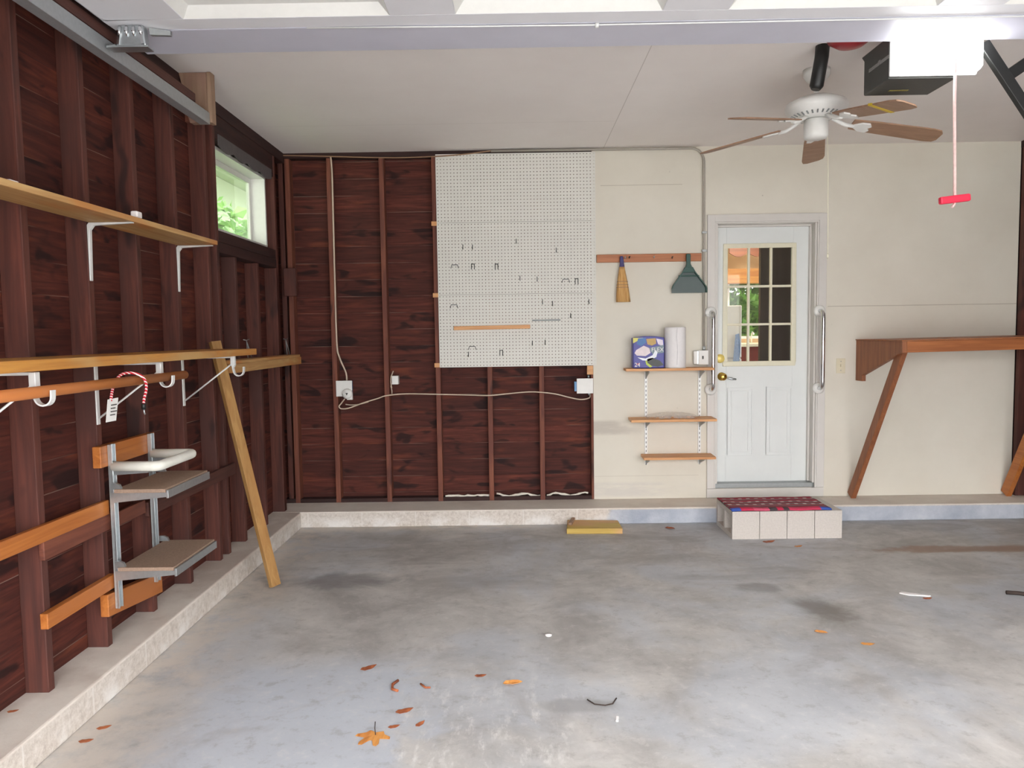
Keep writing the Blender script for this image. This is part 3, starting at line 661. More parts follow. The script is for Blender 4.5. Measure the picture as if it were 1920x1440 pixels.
MB().tube([(2.34,.02,1.083),(2.34,.02,1.112)], .009, 8).build('connector', M['galv'], b3)
MB().tube([(2.34,.025,.968),(2.348,.03,.95)], .009, 8).build('connector', M['galv'], b3)
for x, z in ((.115,.85),(2.13,.855)):
    pass
lsw = thing('light_switch', (4.306, -.01, 1.155), 'cream light switch plate between door and wooden bench', 'switch')
MB().box(4.272, 4.342, -.013, -.0065, 1.097, 1.213).build('cover_plate', M['ivory'], lsw, bev=.002)
MB().box(4.302, 4.312, -.024, -.0135, 1.148, 1.168).build('toggle', M['ivory'], lsw)
for z in (1.12, 1.19): MB().lathe([(.004,0),(.003,.0015),(0,.0016)], (4.307,-.013,z), (0,-1,0), 8).build('screw', M['galv_dull'], lsw)
sb = thing('switch_box', (3.205, -.03, 1.183), 'white surface mounted switch box over the shelf at conduit end', 'switch')
MB().box(3.157, 3.262, -.055, -.0065, 1.183, 1.291).build('box_body', M['galv'], sb, bev=.004)
MB().box(3.186, 3.262, -.062, -.056, 1.181, 1.293).build('cover_plate', M['white'], sb, bev=.003); MB().box(3.150, 3.176, -.058, -.02, 1.187, 1.288).build('cover_plate', M['white'], sb, bev=.003)
MB().box(3.212, 3.222, -.072, -.063, 1.226, 1.250).build('toggle', M['charcoal'], sb)
MB().tube([(3.234,-.030,1.289),(3.234,-.030,1.326)], .013, 10).build('connector', M['galv'], sb)

# ------------------------------------------------------------------ hook rail, broom, dustpan
rl = thing('hook_rail', (2.82, -.006, 1.98), 'reddish wooden rail with hooks left of the door', 'rail')
MB().hexa([(2.405,-.026,1.982),(3.215,-.026,1.982),(3.215,-.0068,1.982),(2.405,-.0068,1.982),(2.405,-.026,2.043),(3.215,-.026,2.043),(3.215,-.0068,2.043),(2.405,-.0068,2.043)]).build('rail_board', M['red_x'], rl, bev=.003)
def rhook(x, z, mat):
    return MB().tube([(x+.008,-.024,z+.012),(x+.004,-.034,z+.008),(x,-.045,z-.004),(x-.004,-.06,z-.006),(x-.006,-.068,z+.006)], .0035, 6).build('hook', M[mat], rl)
for x, z, m in ((2.625,2.012,'galv'),(2.655,2.015,'twig'),(2.845,2.014,'galv'),(2.985,2.008,'twig')): rhook(x, z, m)
br = thing('whisk_broom', (2.60, -.04, 1.68), 'straw whisk broom hanging from the hook rail', 'broom')
bb = MB()
def ring(cx, z, w, d, y=-.05): return [(cx-w/2, y, z), (cx-w/2*.7, y-d/2, z), (cx+w/2*.7, y-d/2, z), (cx+w/2, y, z), (cx+w/2*.7, y+d/2, z), (cx-w/2*.7, y+d/2, z)]
secs = [(2.606,1.675,.112,.03),(2.603,1.74,.102,.034),(2.600,1.80,.088,.036),(2.598,1.86,.070,.036),(2.597,1.915,.050,.032),(2.597,1.945,.040,.028)]
rg_ = [bb.pts(ring(*q)) for q in secs]; bb.smooth = True
for k in range(len(rg_)-1):
    for i in range(6): bb.face((rg_[k][i], rg_[k][(i+1)%6], rg_[k+1][(i+1)%6], rg_[k+1][i]))
bb.face(rg_[0][::-1]); bb.face(rg_[-1]); bb.build('bristles', M['broom'], br)
MB().tube([(2.597,-.05,1.944),(2.596,-.05,1.975),(2.594,-.05,2.008),(2.594,-.05,2.026)], [.020,.016,.014,.010], 10).build('handle', plain('purple_handle', (84,80,130), .5), br, label='purple handle')
tb = MB()
for z, w_ in ((1.805,.088),(1.785,.092),(1.83,.081)): 
    q = ring(2.600, z, w_+.004, .04); tb.prism(q, (0,0,.004))
tb.build('binding_cord', M['cable_old'], br)
dp = thing('dustpan', (3.11, -.04, 1.74), 'dark green plastic dustpan hanging from the hook rail', 'dustpan')
pan = MB(); yo = -.047
outl = [(2.980,1.738),(3.245,1.738),(3.243,1.775),(3.228,1.80),(3.155,1.895),(3.135,1.93),(3.08,1.93),(3.062,1.895),(2.992,1.80),(2.98,1.77)]
pan.prism([(x, yo, z) for x, z in outl], (0, .006, 0))
pan.build('pan_plate', M['slate'], dp, bev=.002)
rim = MB()
for p, q in zip(outl[1:], outl[2:]+[outl[0]]):
    if q == outl[0]: break
    rim.bar((p[0], yo-.014, p[1]), (q[0], yo-.014, q[1]), .007, .030, (0,1,0))
rim.build('rim', M['green'], dp)
MB().prism([(3.062,yo-.012,1.893),(3.155,yo-.012,1.893),(3.138,yo-.012,1.935),(3.079,yo-.012,1.935)], (0,-.012,0)).box(3.03,3.19,yo-.016,yo-.006,1.862,1.872).build('hood', M['green'], dp, bev=.003)
hd = MB().prism([(3.082,yo-.004,1.93),(3.135,yo-.004,1.93),(3.121,yo-.004,1.96),(3.122,yo-.004,2.028),(3.116,yo-.004,2.036),(3.092,yo-.004,2.036),(3.087,yo-.004,2.028),(3.090,yo-.004,1.96)], (0,-.018,0))
hd.build('handle', M['green'], dp, bev=.004)

# ------------------------------------------------------------------ wall shelves by the door
for x, side in ((2.785,'left'), (3.205,'right')):
    st = thing('slotted_standard', (x, -.006, .40), f'{side} white slotted shelf standard under the paper towel shelf', 'standard', 'slotted shelf standards')
    s_ = MB(); s_.box(x-.011, x+.011, -.016, -.0065, .40, 1.13); s_.build('upright', M['steel_white'], st, bev=.001)
    sl_ = MB()
    for i in range(21): sl_.box(x-.0025, x+.0025, -.0166, -.0155, .43+i*.034, .446+i*.034)
    sl_.build('slots', M['charcoal'], st)
def wshelf(x0, x1, z, d, label, tilt=0):
    o = MB().hexa([(x0,-d,z-.019),(x1,-d,z-.019+tilt),(x1+.008,-.018,z-.019+tilt),(x0+.008,-.018,z-.019),(x0,-d,z),(x1,-d,z+tilt),(x1+.008,-.018,z+tilt),(x0+.008,-.018,z)]).build('shelf_board', M['orange_x'], bev=.002)
    tag(o, label, 'shelf', 'wooden shelves beside the door')
    for x in (2.785, 3.205):
        k = MB().prism([(x-.004,-.017,z-.020),(x-.004,-d+.03,z-.020),(x-.004,-d+.03,z-.028),(x-.004,-.035,z-.075),(x-.004,-.017,z-.09)], (.008,0,0))
        tag(k.build('shelf_bracket', M['galv_dull'], bev=.001), f"{'left' if x < 3 else 'right'} grey bracket under the {label.split()[0]} wooden shelf beside the door", 'bracket', 'brackets of the door side shelves')
wshelf(2.602, 3.272, 1.164, .20, 'top wooden shelf beside the door, holding paper towels')
wshelf(2.638, 3.288, .776, .22, 'middle wooden shelf beside the door, under clear film')
wshelf(2.735, 3.284, .484, .21, 'lowest short wooden shelf beside the door')

# trash bag pack
tbx = thing('trash_bag_box', (2.78, -.12, 1.165), 'blue pack of trash bags marked FLEX and 24 on the top shelf', 'box')
bx_ = MB(); X0, X1, Yf, Yk, Z0, Z1 = 2.662, 2.900, -.165, -.075, 1.166, 1.398
top = [(X0 + (X1-X0)*k/8, Z1 + .012*math.sin(PI*k/8)) for k in range(9)]
poly = [(X1, Yf, Z0), (X0, Yf, Z0)] + [(x, Yf, z) for x, z in top]
bx_.prism(poly, (0, Yk-Yf, 0)); bx_.build('carton', plain('violet_blue_print', (66,66,150), .4, 0, .08, 10), tbx, bev=.006)
def decal(poly, rgb, dy, name='printed_patch'):
    d = MB().prism([(X0+(X1-X0)*u, Yf-.0005-dy, Z0+(Z1-Z0)*v) for u, v in poly], (0,.0012,0)); return d.build(name, plain('print_%d_%d_%d' % rgb, rgb, .4), tbx)
decal([(0,1),(0,.82),(.33,1.0)], (206,200,90), .0002)
decal([(.16,.98),(.40,1.0),(.42,.84),(.26,.72),(.12,.80)], (48,104,168), .0003)
decal([(.42,.96),(.72,.98),(.74,.80),(.6,.74),(.46,.78)], (186,150,72), .0004)
decal([(.74,.97),(.95,.92),(.97,.70),(.80,.78)], (222,212,226), .0004)
decal([(.05,.50),(.10,.60),(.34,.74),(.52,.66),(.56,.5),(.40,.40),(.12,.42)], (222,208,212), .0005)
decal([(.5,.66),(.98,.76),(.98,.50),(.62,.46)], (110,130,142), .0005)
decal([(.14,.36),(.40,.32),(.62,.42),(.72,.60),(.78,.52),(.74,.36),(.5,.24),(.3,.26)], (232,238,244), .0007)
decal([(.44,.30),(.62,.34),(.86,.24),(.98,.10),(.78,.04),(.58,.08),(.46,.18)], (40,46,44), .0007)
decal([(.38,.28),(.44,.30),(.48,.16),(.62,.05),(.54,.02),(.42,.12)], (176,196,60), .0006)
decal([(.1,.15),(.22,.17),(.22,.14),(.1,.12)], (206,70,60), .0006)
def text(body, x, z, size, mat, parent, y):
    cu = bpy.data.curves.new('lettering', 'FONT'); cu.body = body; cu.size = size; cu.extrude = .0004; cu.align_x = 'LEFT'
    o = bpy.data.objects.new('lettering', cu); C.objects.link(o)
    dg = bpy.context.evaluated_depsgraph_get(); me = bpy.data.meshes.new_from_object(o.evaluated_get(dg)); bpy.data.objects.remove(o)
    o0 = Vector((0,0,0)); p = parent
    while p is not None: o0 += Vector(p.location); p = p.parent
    q = bpy.data.objects.new('lettering', me); C.objects.link(q); q.parent = parent
    me.materials.clear(); me.materials.append(mat); q.rotation_euler = (PI/2, 0, 0); q.location = Vector((x, y, z)) - o0; return q
text('FLEX', 2.80, 1.292, .044, M['white'], tbx, Yf-.003); text('24', 2.672, 1.178, .044, M['white'], tbx, Yf-.003)

pt = thing('paper_towel_roll', (2.993, -.11, 1.165), 'white paper towel roll standing on the top shelf', 'paper towels')
MB().lathe([(.020,.006),(.078,.004),(.080,.012),(.080,.300),(.076,.310),(.020,.310),(.019,.03),(.02,.006)], (2.993,-.11,1.165), n=32).build('roll', M['paper'], pt)
MB().prism([(2.988,-.1905,1.19),(2.992,-.1905,1.30),(2.985,-.1905,1.40),(2.99,-.1905,1.47),(2.994,-.191,1.47),(2.990,-.191,1.40),(2.997,-.191,1.30),(2.993,-.191,1.19)], (0,.003,0)).build('loose_edge', plain('towel_edge', (205,203,204), .9), pt)
MB().lathe([(.082,0),(.082,.005),(0,.0055)], (2.993,-.11,1.1645), n=32).build('holder_base', M['steel_white'], pt)
fi = MB(); rg = random.Random(5); nx, ny = 22, 8; g = []
for j in range(ny+1):
    for i in range(nx+1):
        u, v = i/nx, j/ny; h = .012 + .028*math.sin(PI*u)**.6*(.4+.6*v)*rg.uniform(.86,1.04) if .0 < u < 1 else .003
        if j == 0 and rg.random() < .7: h = .003 + rg.uniform(0,.006)
        g.append((2.77+.40*u, -.205+.17*v, .777+h))
ids = fi.pts(g); fi.smooth = True
for j in range(ny):
    for i in range(nx): fi.face((ids[j*(nx+1)+i], ids[j*(nx+1)+i+1], ids[(j+1)*(nx+1)+i+1], ids[(j+1)*(nx+1)+i]))
tag(fi.build('plastic_film', M['plasticfilm']), 'crumpled clear plastic film lying on the middle shelf', 'plastic film')

# ------------------------------------------------------------------ grab bars
def grab(x, side):
    z0, z1 = .985, 1.585; Y = -.026
    o = thing('grab_bar', (x, Y, z0), f'chrome grab bar with round flanges on the {side} side of the door', 'grab bar', 'grab bars at the door')
    r = .036
    p = [(x, Y-.004, z0)] + arc((x, Y-.032, z0+r-.004), r, PI, PI/2*3, (0,0,1), (0,1,0), 6)[0:0] + arc((x, Y-.022, z0+.036), .036, -PI/2, -PI, (0,0,1), (0,1,0), 6) + arc((x, Y-.022, z1-.036), .036, PI, PI/2, (0,0,-1), (0,1,0), 6)[0:0]
    pts = [Vector((x, Y-.002, z0)), Vector((x, Y-.036, z0)), Vector((x, Y-.058, z0+.008)), Vector((x, Y-.074, z0+.026)), Vector((x, Y-.078, z0+.055)), Vector((x, Y-.078, z1-.055)), Vector((x, Y-.074, z1-.026)), Vector((x, Y-.058, z1-.008)), Vector((x, Y-.036, z1)), Vector((x, Y-.002, z1))]
    MB().tube(pts, .0155, 14).build('bar', M['chrome'], o)
    for z in (z0, z1): MB().lathe([(.045,0),(.045,.005),(.036,.014),(.016,.018)], (x, Y, z), (0,-1,0), 24).build('flange', M['white'], o)
grab(3.287, 'left'); grab(4.128, 'right')

# ------------------------------------------------------------------ wooden bench at right
wbx = thing('wall_bench', (5.0, -.35, 1.04), 'brown wooden fold down bench on slanted braces at right', 'bench')
gz = 1.352; dY = -.705
gus = MB().prism([(4.425,-.0075,1.04),(4.425,-.0075,gz),(4.425,dY,gz),(4.425,dY,1.272),(4.425,dY+.06,1.262),(4.425,-.115,1.085),(4.425,-.115,1.04)], (.03,0,0)); gus.build('gusset', M['bench_z'], wbx, bev=.002)
MB().hexa([(4.456,dY,1.274),(5.655,dY,1.29),(5.655,dY+.036,1.29),(4.456,dY+.036,1.274),(4.456,dY,1.352),(5.655,dY,1.366),(5.655,dY+.036,1.366),(4.456,dY+.036,1.352)]).build('front_rail', M['bench_x'], wbx, bev=.002)
MB().hexa([(4.42,dY-.003,1.3535),(5.655,dY-.003,1.3675),(5.655,-.0075,1.3675),(4.42,-.0075,1.3535),(4.42,dY-.003,1.360),(5.655,dY-.003,1.374),(5.655,-.0075,1.374),(4.42,-.0075,1.360)]).build('top_panel', M['bench_x'], wbx)
MB().bar((4.468,dY+.075,1.30),(4.392,-.045,.135),.036,.082,(0,1,0)).build('brace', M['bench_z'], wbx, bev=.002)
MB().bar((5.60,dY+.075,1.30),(5.60,-.045,.135),.036,.082,(0,1,0)).build('brace', M['orange_y'], wbx, bev=.002)

# ------------------------------------------------------------------ block step, rug, wood block
def cblock(x, label):
    Y0, Y1, H, W = -.757, -.352, .194, .188
    o = thing('concrete_block', (x, Y0, 0), label, 'concrete block', 'concrete blocks of the step')
    b = MB(); z0, z1 = 0.0, H
    # profile in the Y-Z plane with two cores, extruded along X
    ys = [Y0, Y0+.032, Y0+.187, Y0+.218, Y1-.032, Y1]; 
    b.box(x+.002, x+W, Y0, Y1, z0, z0+.032); b.box(x+.002, x+W, Y0, Y1, z1-.032, z1)
    for a, c in ((ys[0],ys[1]),(ys[2],ys[3]),(ys[4],ys[5])): b.box(x+.002, x+W, a, c, z0+.032, z1-.032)
    b.build('block_body', M['block_grey'], o); return o
c0 = cblock(3.249, 'leftmost concrete block of the door step, open cores showing')
for k, lb in ((1,'second concrete block from left in the door step'),(2,'third concrete block from left in the step, pitted face'),(3,'rightmost concrete block of the door step')):
    dup(c0, (3.249+.19*k, -.757, 0), lb)
rg = thing('entry_rug', (3.243, -.775, .2), 'red woven rag rug draped over the concrete block step', 'rug')
ru = MB(); nx, ny = 30, 14; g = []
for j in range(ny+1):
    for i in range(nx+1):
        u, v = i/nx, j/ny; x = 3.243+.685*u - .0*v; y = -.775+.385*v
        z = .2015 + .006*abs(math.sin(u*9+v*2)*math.sin(v*6+1)) + (.006 if 0 < j < ny else .002); g.append((x, y, z))
ids = ru.pts(g); ru.smooth = True
for j in range(ny):
    for i in range(nx): ru.face((ids[j*(nx+1)+i], ids[j*(nx+1)+i+1], ids[(j+1)*(nx+1)+i+1], ids[(j+1)*(nx+1)+i]))
ro = ru.build('rug_weave', M['rug'], rg, solid=.009)
wk = MB().hexa([(2.118,-.565,0),(2.518,-.578,0),(2.515,-.345,0),(2.14,-.312,0),(2.118,-.565,.039),(2.518,-.578,.039),(2.515,-.345,.039),(2.14,-.312,.039)])
tag(wk.build('lumber_offcut', M['treated'], bev=.003), 'yellowish lumber offcut lying on the floor by the back kerb', 'lumber')
tag(MB().bar((2.150,-.47,.048),(2.185,-.325,.052),.026,.018).build('lumber_sliver', M['block'], bev=.003), 'small pinkish wood sliver on the left end of the yellowish offcut', 'lumber')

# ------------------------------------------------------------------ left wall shelves
us = MB().hexa([(.003,-4.3,1.932),(.155,-4.3,1.932),(.212,-1.885,1.932),(.003,-1.905,1.932),(.003,-4.3,1.956),(.155,-4.3,1.956),(.212,-1.885,1.954),(.003,-1.905,1.954)])
tag(us.build('shelf_board', M['tan_y'], bev=.002), 'high pale wooden shelf board on the left wall', 'shelf')
def lbr(y, label):
    o = thing('shelf_bracket', (0, y, 1.69), label, 'bracket', 'white brackets of the high shelf'); b = MB()
    b.prism([(.0005,y,1.690),(.006,y,1.690),(.012,y,1.90),(.026,y,1.918),(.19,y,1.926),(.19,y,1.9305),(.008,y,1.9305),(.0005,y,1.92)], (0,.020,0))
    b.build('bracket_arm', M['steel_white'], o, bev=.003); return o
l0 = lbr(-2.717, 'white L bracket under the high shelf on the second stud')
dup(l0, (0, -1.905, 1.69), 'white L bracket under the far end of the high shelf')
dup(l0, (0, -3.532, 1.69), 'white L bracket of the high shelf at the picture edge')
tag(MB().box(.155,.185,-2.66,-2.615,1.9565,1.985).build('paper_tag', M['scrap'], bev=.006), 'small white scrap sitting on the high shelf edge', 'scrap')
tag(MB().box(.10,.125,-3.36,-3.315,1.9570,1.975).build('paper_tag', M['scrap'], bev=.004), 'white bit at the left end of the high shelf', 'scrap')

ms = MB().hexa([(.003,-4.4,1.352),(.295,-4.4,1.352),(.315,-1.655,1.348),(.003,-1.615,1.348),(.003,-4.4,1.388),(.295,-4.4,1.388),(.315,-1.655,1.382),(.003,-1.615,1.382)])
tag(ms.build('shelf_board', M['gold_y'], bev=.002), 'long golden wooden shelf board above the closet rod', 'shelf')
def rodbr(y, label):
    o = thing('rod_bracket', (0, y, 1.09), label, 'bracket', 'white shelf and rod brackets'); b = MB()
    b.box(.0005, .006, y, y+.024, 1.086, 1.346); b.build('wall_plate', M['steel_white'], o, bev=.002)
    a = MB(); a.box(.0065, .262, y+.006, y+.018, 1.337, 1.347)
    a.prism([(.262,y,1.347),(.284,y,1.347),(.284,y,1.300),(.275,y,1.285),(.262,y,1.300)], (0,.024,0)); a.build('arm', M['steel_white'], o, bev=.002)
    MB().tube([(.006,y+.012,1.112),(.262,y+.012,1.303)], .0042, 8).build('brace_rod', M['steel_white'], o)
    hk = [(.270,y+.012,1.296),(.276,y+.012,1.262)] + arc((.302,y+.012,1.268), .026, PI, 2*PI, (1,0,0), (0,0,1), 10) + [(.329,y+.012,1.290)]
    h = MB(); 
    for p, q in zip(hk, hk[1:]): h.bar(p, q, .022, .005, (0,1,0)) if False else h.bar(p, q, .005, .022, (0,1,0))
    h.build('rod_hook', M['steel_white'], o); return o
r0 = rodbr(-2.722, 'white rod bracket on the second stud, middle of the shelf')
dup(r0, (0, -1.909, 1.09), 'white rod bracket with empty hook near the leaning board')
dup(r0, (0, -3.535, 1.09), 'white rod bracket at the left edge holding the rod')
rd = MB().tube([(.303,-4.3,1.288),(.303,-2.545,1.284)], .0185, 14); tag(rd.build('closet_rod', M['orange_y']), 'orange wooden closet rod hung under the golden shelf', 'rod')
# ledge shelf behind
ls = thing('ledge_shelf', (.06, -.9, 1.236), 'short tan ledge shelf on the left wall near the corner', 'shelf')
MB().hexa([(.003,-1.475,1.2905),(.118,-1.475,1.2905),(.118,-.145,1.2905),(.003,-.145,1.2905),(.003,-1.475,1.309),(.118,-1.475,1.309),(.118,-.145,1.309),(.003,-.145,1.309)]).build('board', M['tan_y'], ls, bev=.002)
MB().box(.098,.118,-1.465,-.120,1.236,1.290).build('fascia', M['tan_y'], ls, bev=.002)
MB().box(.003,.097,-1.46,-1.43,1.236,1.290).build('end_block', M['tan_y'], ls)
for y, lb in ((-.96,'left'),(-.13,'right')):
    o = thing('wire_hanger', (.005, y, 1.35), f'{lb} small grey wire hanger above the tan ledge shelf', 'hanger', 'wire hangers on the left wall')
    MB().tube([(.006,y-.05,1.43),(.006,y,1.425),(.006,y+.05,1.432)], .003, 6).tube([(.006,y,1.425),(.02,y-.02,1.31)], .003, 6).tube([(.006,y,1.425),(.02,y+.05,1.31)], .003, 6).build('wire', M['galv_dull'], o)
cc = MB().box(-.02,.075,-.045,-.001,1.76,1.975); tag(cc.build('corner_block', M['stud'], bev=.003), 'dark wooden block nailed in the far left corner', 'block')

# bungee cord with tag
bg = thing('bungee_cord', (.303, -2.97, 1.24), 'red braided bungee cord looped over the closet rod', 'cord')
bp = [(.268,-3.088,1.215),(.268,-3.075,1.25),(.270,-3.055,1.285),(.282,-3.03,1.312),(.304,-3.0,1.3165),(.326,-2.972,1.304),(.335,-2.955,1.278),(.330,-2.945,1.245),(.318,-2.938,1.215),(.312,-2.934,1.19)]
P = [Vector(p) for p in bp]; out = []
for i in range(len(P)-1):
    p0, p1, p2, p3 = P[max(i-1,0)], P[i], P[i+1], P[min(i+2,len(P)-1)]
    for k in range(5):
        t = k/5; out.append(.5*((2*p1)+(p2-p0)*t+(2*p0-5*p1+4*p2-p3)*t*t+(3*p1-p0-3*p2+p3)*t**3))
out.append(P[-1])
MB().tube(out, .0052, 8).build('cord', M['redcord'], bg)
tg = MB().hexa([(.270,-3.128,1.142),(.274,-3.068,1.142),(.272,-3.068,1.142),(.268,-3.128,1.142),(.270,-3.108,1.224),(.274,-3.045,1.226),(.272,-3.045,1.226),(.268,-3.108,1.224)]).build('tag_card', M['white'], bg, label='white paper tag')
tl = MB()
for k, (z, a, b_) in enumerate(((1.20,-3.095,-3.06),(1.188,-3.098,-3.07),(1.176,-3.10,-3.062),(1.164,-3.105,-3.075))): tl.hexa([(.2735,a,z),(.2755,b_,z),(.2745,b_,z),(.2725,a,z),(.2735,a,z+.004),(.2755,b_,z+.004),(.2745,b_,z+.004),(.2725,a,z+.004)])
tl.build('print_lines', M['charcoal'], tg)
MB().tube([(.312,-2.934,1.194),(.311,-2.932,1.17)], .009, 8).build('end_cap', M['black'], bg)
MB().tube([(.311,-2.932,1.17),(.311,-2.930,1.156),(.311,-2.924,1.150)], .0035, 6).build('hook_end', M['galv'], bg)

# leaning board
lb = MB(); d_ = Vector((.036,-1.545,1.424)); q_ = Vector((.366,-1.642,.015)); ax = (q_-d_).normalized(); long_ = Vector((.55,.83,0)); 
lb.bar(d_, q_, .030, .062, long_); ob = lb.build('leaning_board', M['tan_z'], bev=.002); tag(ob, 'tan wooden board leaning from floor against the left wall', 'board')

# tiered wall rack
rk = thing('wall_rack', (.06, -2.53, .29), 'folding three tier metal wall rack with padded top rail', 'rack')
for y in (-2.715, -2.375):
    s_ = MB(); s_.box(.037, .046, y, y+.032, .29, 1.0); s_.box(.046, .056, y, y+.004, .29, 1.0); s_.box(.046, .056, y+.028, y+.032, .29, 1.0); s_.build('standard', M['galv'], rk, bev=.001)
ut = []
cz = .905; P0 = [(.05,-2.70,cz),(.215,-2.708,cz)]; ut += P0 + arc((.222,-2.682,cz), .026, -PI/2, 0, (1,0,0), (0,1,0), 6) + arc((.222,-2.392,cz), .026, 0, PI/2, (1,0,0), (0,1,0), 6) + [(.215,-2.366,cz),(.05,-2.36,cz)]
MB().tube(ut, .0215, 14).build('padded_rail', plain('white_foam_tube', (226,226,216), .7, 0, .06, 20), rk)
for y in (-2.712, -2.372): MB().prism([(.05,y,.868),(.205,y,.878),(.205,y,.884),(.05,y,.886)], (0,.018,0)).build('rail_bracket', M['galv'], rk)
for zt, xf in ((.812,.285),(.475,.305)):
    MB().hexa([(.066,-2.735,zt-.016),(xf,-2.735,zt-.016),(xf,-2.305,zt-.016),(.066,-2.305,zt-.016),(.066,-2.735,zt),(xf,-2.735,zt),(xf,-2.305,zt),(.066,-2.305,zt)]).build('shelf_tray', [M['particle']], rk, bev=.002)
    for y in (-2.728, -2.33):
        MB().prism([(.05,y,zt-.060),(xf+.002,y,zt-.036),(xf+.002,y,zt-.0165),(.05,y,zt-.0165)], (0,.018,0)).build('shelf_arm', M['galv'], rk)
        MB().prism([(.05,y,zt+.0005),(.095,y,zt+.0005),(.088,y,zt+.018),(.072,y,zt+.026),(.05,y,zt+.026)], (0,.012,0)).build('stop_lug', M['galv'], rk)
    MB().box(xf+.003, xf+.012, -2.735, -2.31, zt-.040, zt-.006).build('front_lip', M['galv'], rk, bev=.001)
def cleat(name, y0, y1, z0, z1, x1, mat, label, dz=0):
    o = MB().hexa([(.0006,y0,z0),(x1,y0,z0),(x1,y1,z0+dz),(.0006,y1,z0+dz),(.0006,y0,z1),(x1,y0,z1),(x1,y1,z1+dz),(.0006,y1,z1+dz)]).build(name, M[mat], bev=.003); return tag(o, label, 'board')
cleat('wall_cleat', -2.765, -2.30, .908, .998, .036, 'orange_y', 'orange wooden cleat behind the top of the metal rack')
cleat('wall_cleat', -2.765, -2.292, .272, .368, .036, 'orange_y', 'orange wooden cleat behind the bottom of the metal rack', -.058)
cleat('wall_board', -4.0, -2.695, .708, .772, .022, 'orange_y', 'long orange board nailed across studs left of the rack', -.012)
cleat('wall_board', -3.14, -2.66, .632, .703, .022, 'brown_y', 'brown board nailed just under the long orange board')
cleat('wall_board', -3.155, -2.685, .377, .436, .030, 'orange_y', 'lower short orange board nailed left of the rack base')
cleat('wall_board', -2.65, -2.385, .628, .690, .020, 'brown_y', 'short brown board seen between the rack standards')
cleat('wall_board', -2.36, -1.265, .602, .672, .020, 'dark_y', 'dark brown board nailed across studs right of rack')

# ------------------------------------------------------------------ overhead door, track, hanger block
od = thing('garage_door', (2.7, -3.6, 2.62), 'white raised overhead garage door with recessed panels', 'garage door')
ZD = 2.69; DXA, DXB = .174, 5.45
rail = MB().hexa([(DXA,-2.736,ZD),(DXB,-2.736,ZD),(DXB,-2.482,ZD),(DXA,-2.482,ZD),(DXA,-2.736,ZD+.045),(DXB,-2.736,ZD+.045),(DXB,-2.482,ZD+.045),(DXA,-2.482,ZD+.045)]); rail.build('end_rail', M['gdoor_shaded'], od, bev=.004)
pn = MB(); dep = .04; ysec = [(-2.741, -3.32), (-3.33, -3.91), (-3.92, -4.50), (-4.51, -5.09)]
for (ya, yb_) in ysec[:]:
    sec = MB(); xs = []; x = .56
    cells = [(.492+1.0645*k, .492+1.0645*k+.807) for k in range(5) if .492+1.0645*k+.807 < DXB-.02]
    yo0, yo1 = ya-.095, yb_+.06
    edges = [DXA] + [e for c in cells for e in c] + [DXB]
    sec.box(DXA, DXB, yo0, ya, ZD, ZD+.05); sec.box(DXA, DXB, yb_, yo1, ZD, ZD+.05)
    for k in range(0, len(edges), 2): sec.box(edges[k], edges[k+1], yo1, yo0, ZD, ZD+.05)
    sec.build('door_section', M['gdoor'], od, bev=.003)
    for (a, b_) in cells:
        p = MB(); e = .035; zt = ZD+dep
        o4 = [(a,yo1,ZD+.003),(b_,yo1,ZD+.003),(b_,yo0,ZD+.003),(a,yo0,ZD+.003)]; i4 = [(a+e,yo1+e,zt),(b_-e,yo1+e,zt),(b_-e,yo0-e,zt),(a+e,yo0-e,zt)]
        A = p.pts(o4); B = p.pts(i4)
        for k in range(4): p.face((A[k], A[(k+1)%4], B[(k+1)%4], B[k]))
        p.face(B); p.build('recessed_panel', M['white'], od, solid=.004)
MB().tube([(.95,-2.744,ZD-.004),(1.6,-2.736,ZD-.006),(2.1,-2.732,ZD-.007),(3.7,-2.736,ZD-.005),(5.0,-2.741,ZD-.004)], .0035, 6).tube([(2.112,-2.732,ZD-.008),(2.127,-2.732,ZD-.008)], .011, 8).build('door_cable', M['steel_white'], od)
# roller hinge
yh = -2.80
rh = MB(); rh.hexa([(.203,yh,ZD-.082),(.324,yh,ZD-.082),(.318,yh+.045,ZD-.082),(.208,yh+.045,ZD-.082),(.212,yh,ZD-.002),(.312,yh,ZD-.002),(.312,yh+.045,ZD-.002),(.212,yh+.045,ZD-.002)])
rh.build('roller_hinge', M['galv'], od, bev=.006, label='galvanised ribbed roller bracket')
for k in range(4): MB().tube([(.224+k*.026,yh-.002,ZD-.008),(.222+k*.028,yh-.006,ZD-.03),(.221+k*.029,yh-.001,ZD-.048)], [.006,.009,.004], 8).build('hinge_rib', M['chrome'], od)
for x in (.214, .312): MB().bar((x,yh-.004,ZD-.078),(x*.9+.0263,yh-.004,ZD-.045),.010,.008,(0,1,0)).build('hinge_rib', M['chrome'], od)
MB().hexa([(.326,yh+.03,ZD-.030),(.395,yh+.06,ZD-.022),(.395,yh+.075,ZD-.022),(.326,yh+.05,ZD-.030),(.322,yh+.03,ZD-.002),(.395,yh+.06,ZD-.004),(.395,yh+.075,ZD-.004),(.322,yh+.05,ZD-.002)]).build('hinge_wing', M['galv_dull'], od)
MB().box(.168,.332,yh-.006,yh+.05,ZD-.090,ZD-.083).build('hinge_flange', M['galv'], od)
MB().tube([(.163,yh+.01,ZD-.078),(.20,yh+.01,ZD-.078)], .007, 10).build('roller', M['galv_dull'], od)

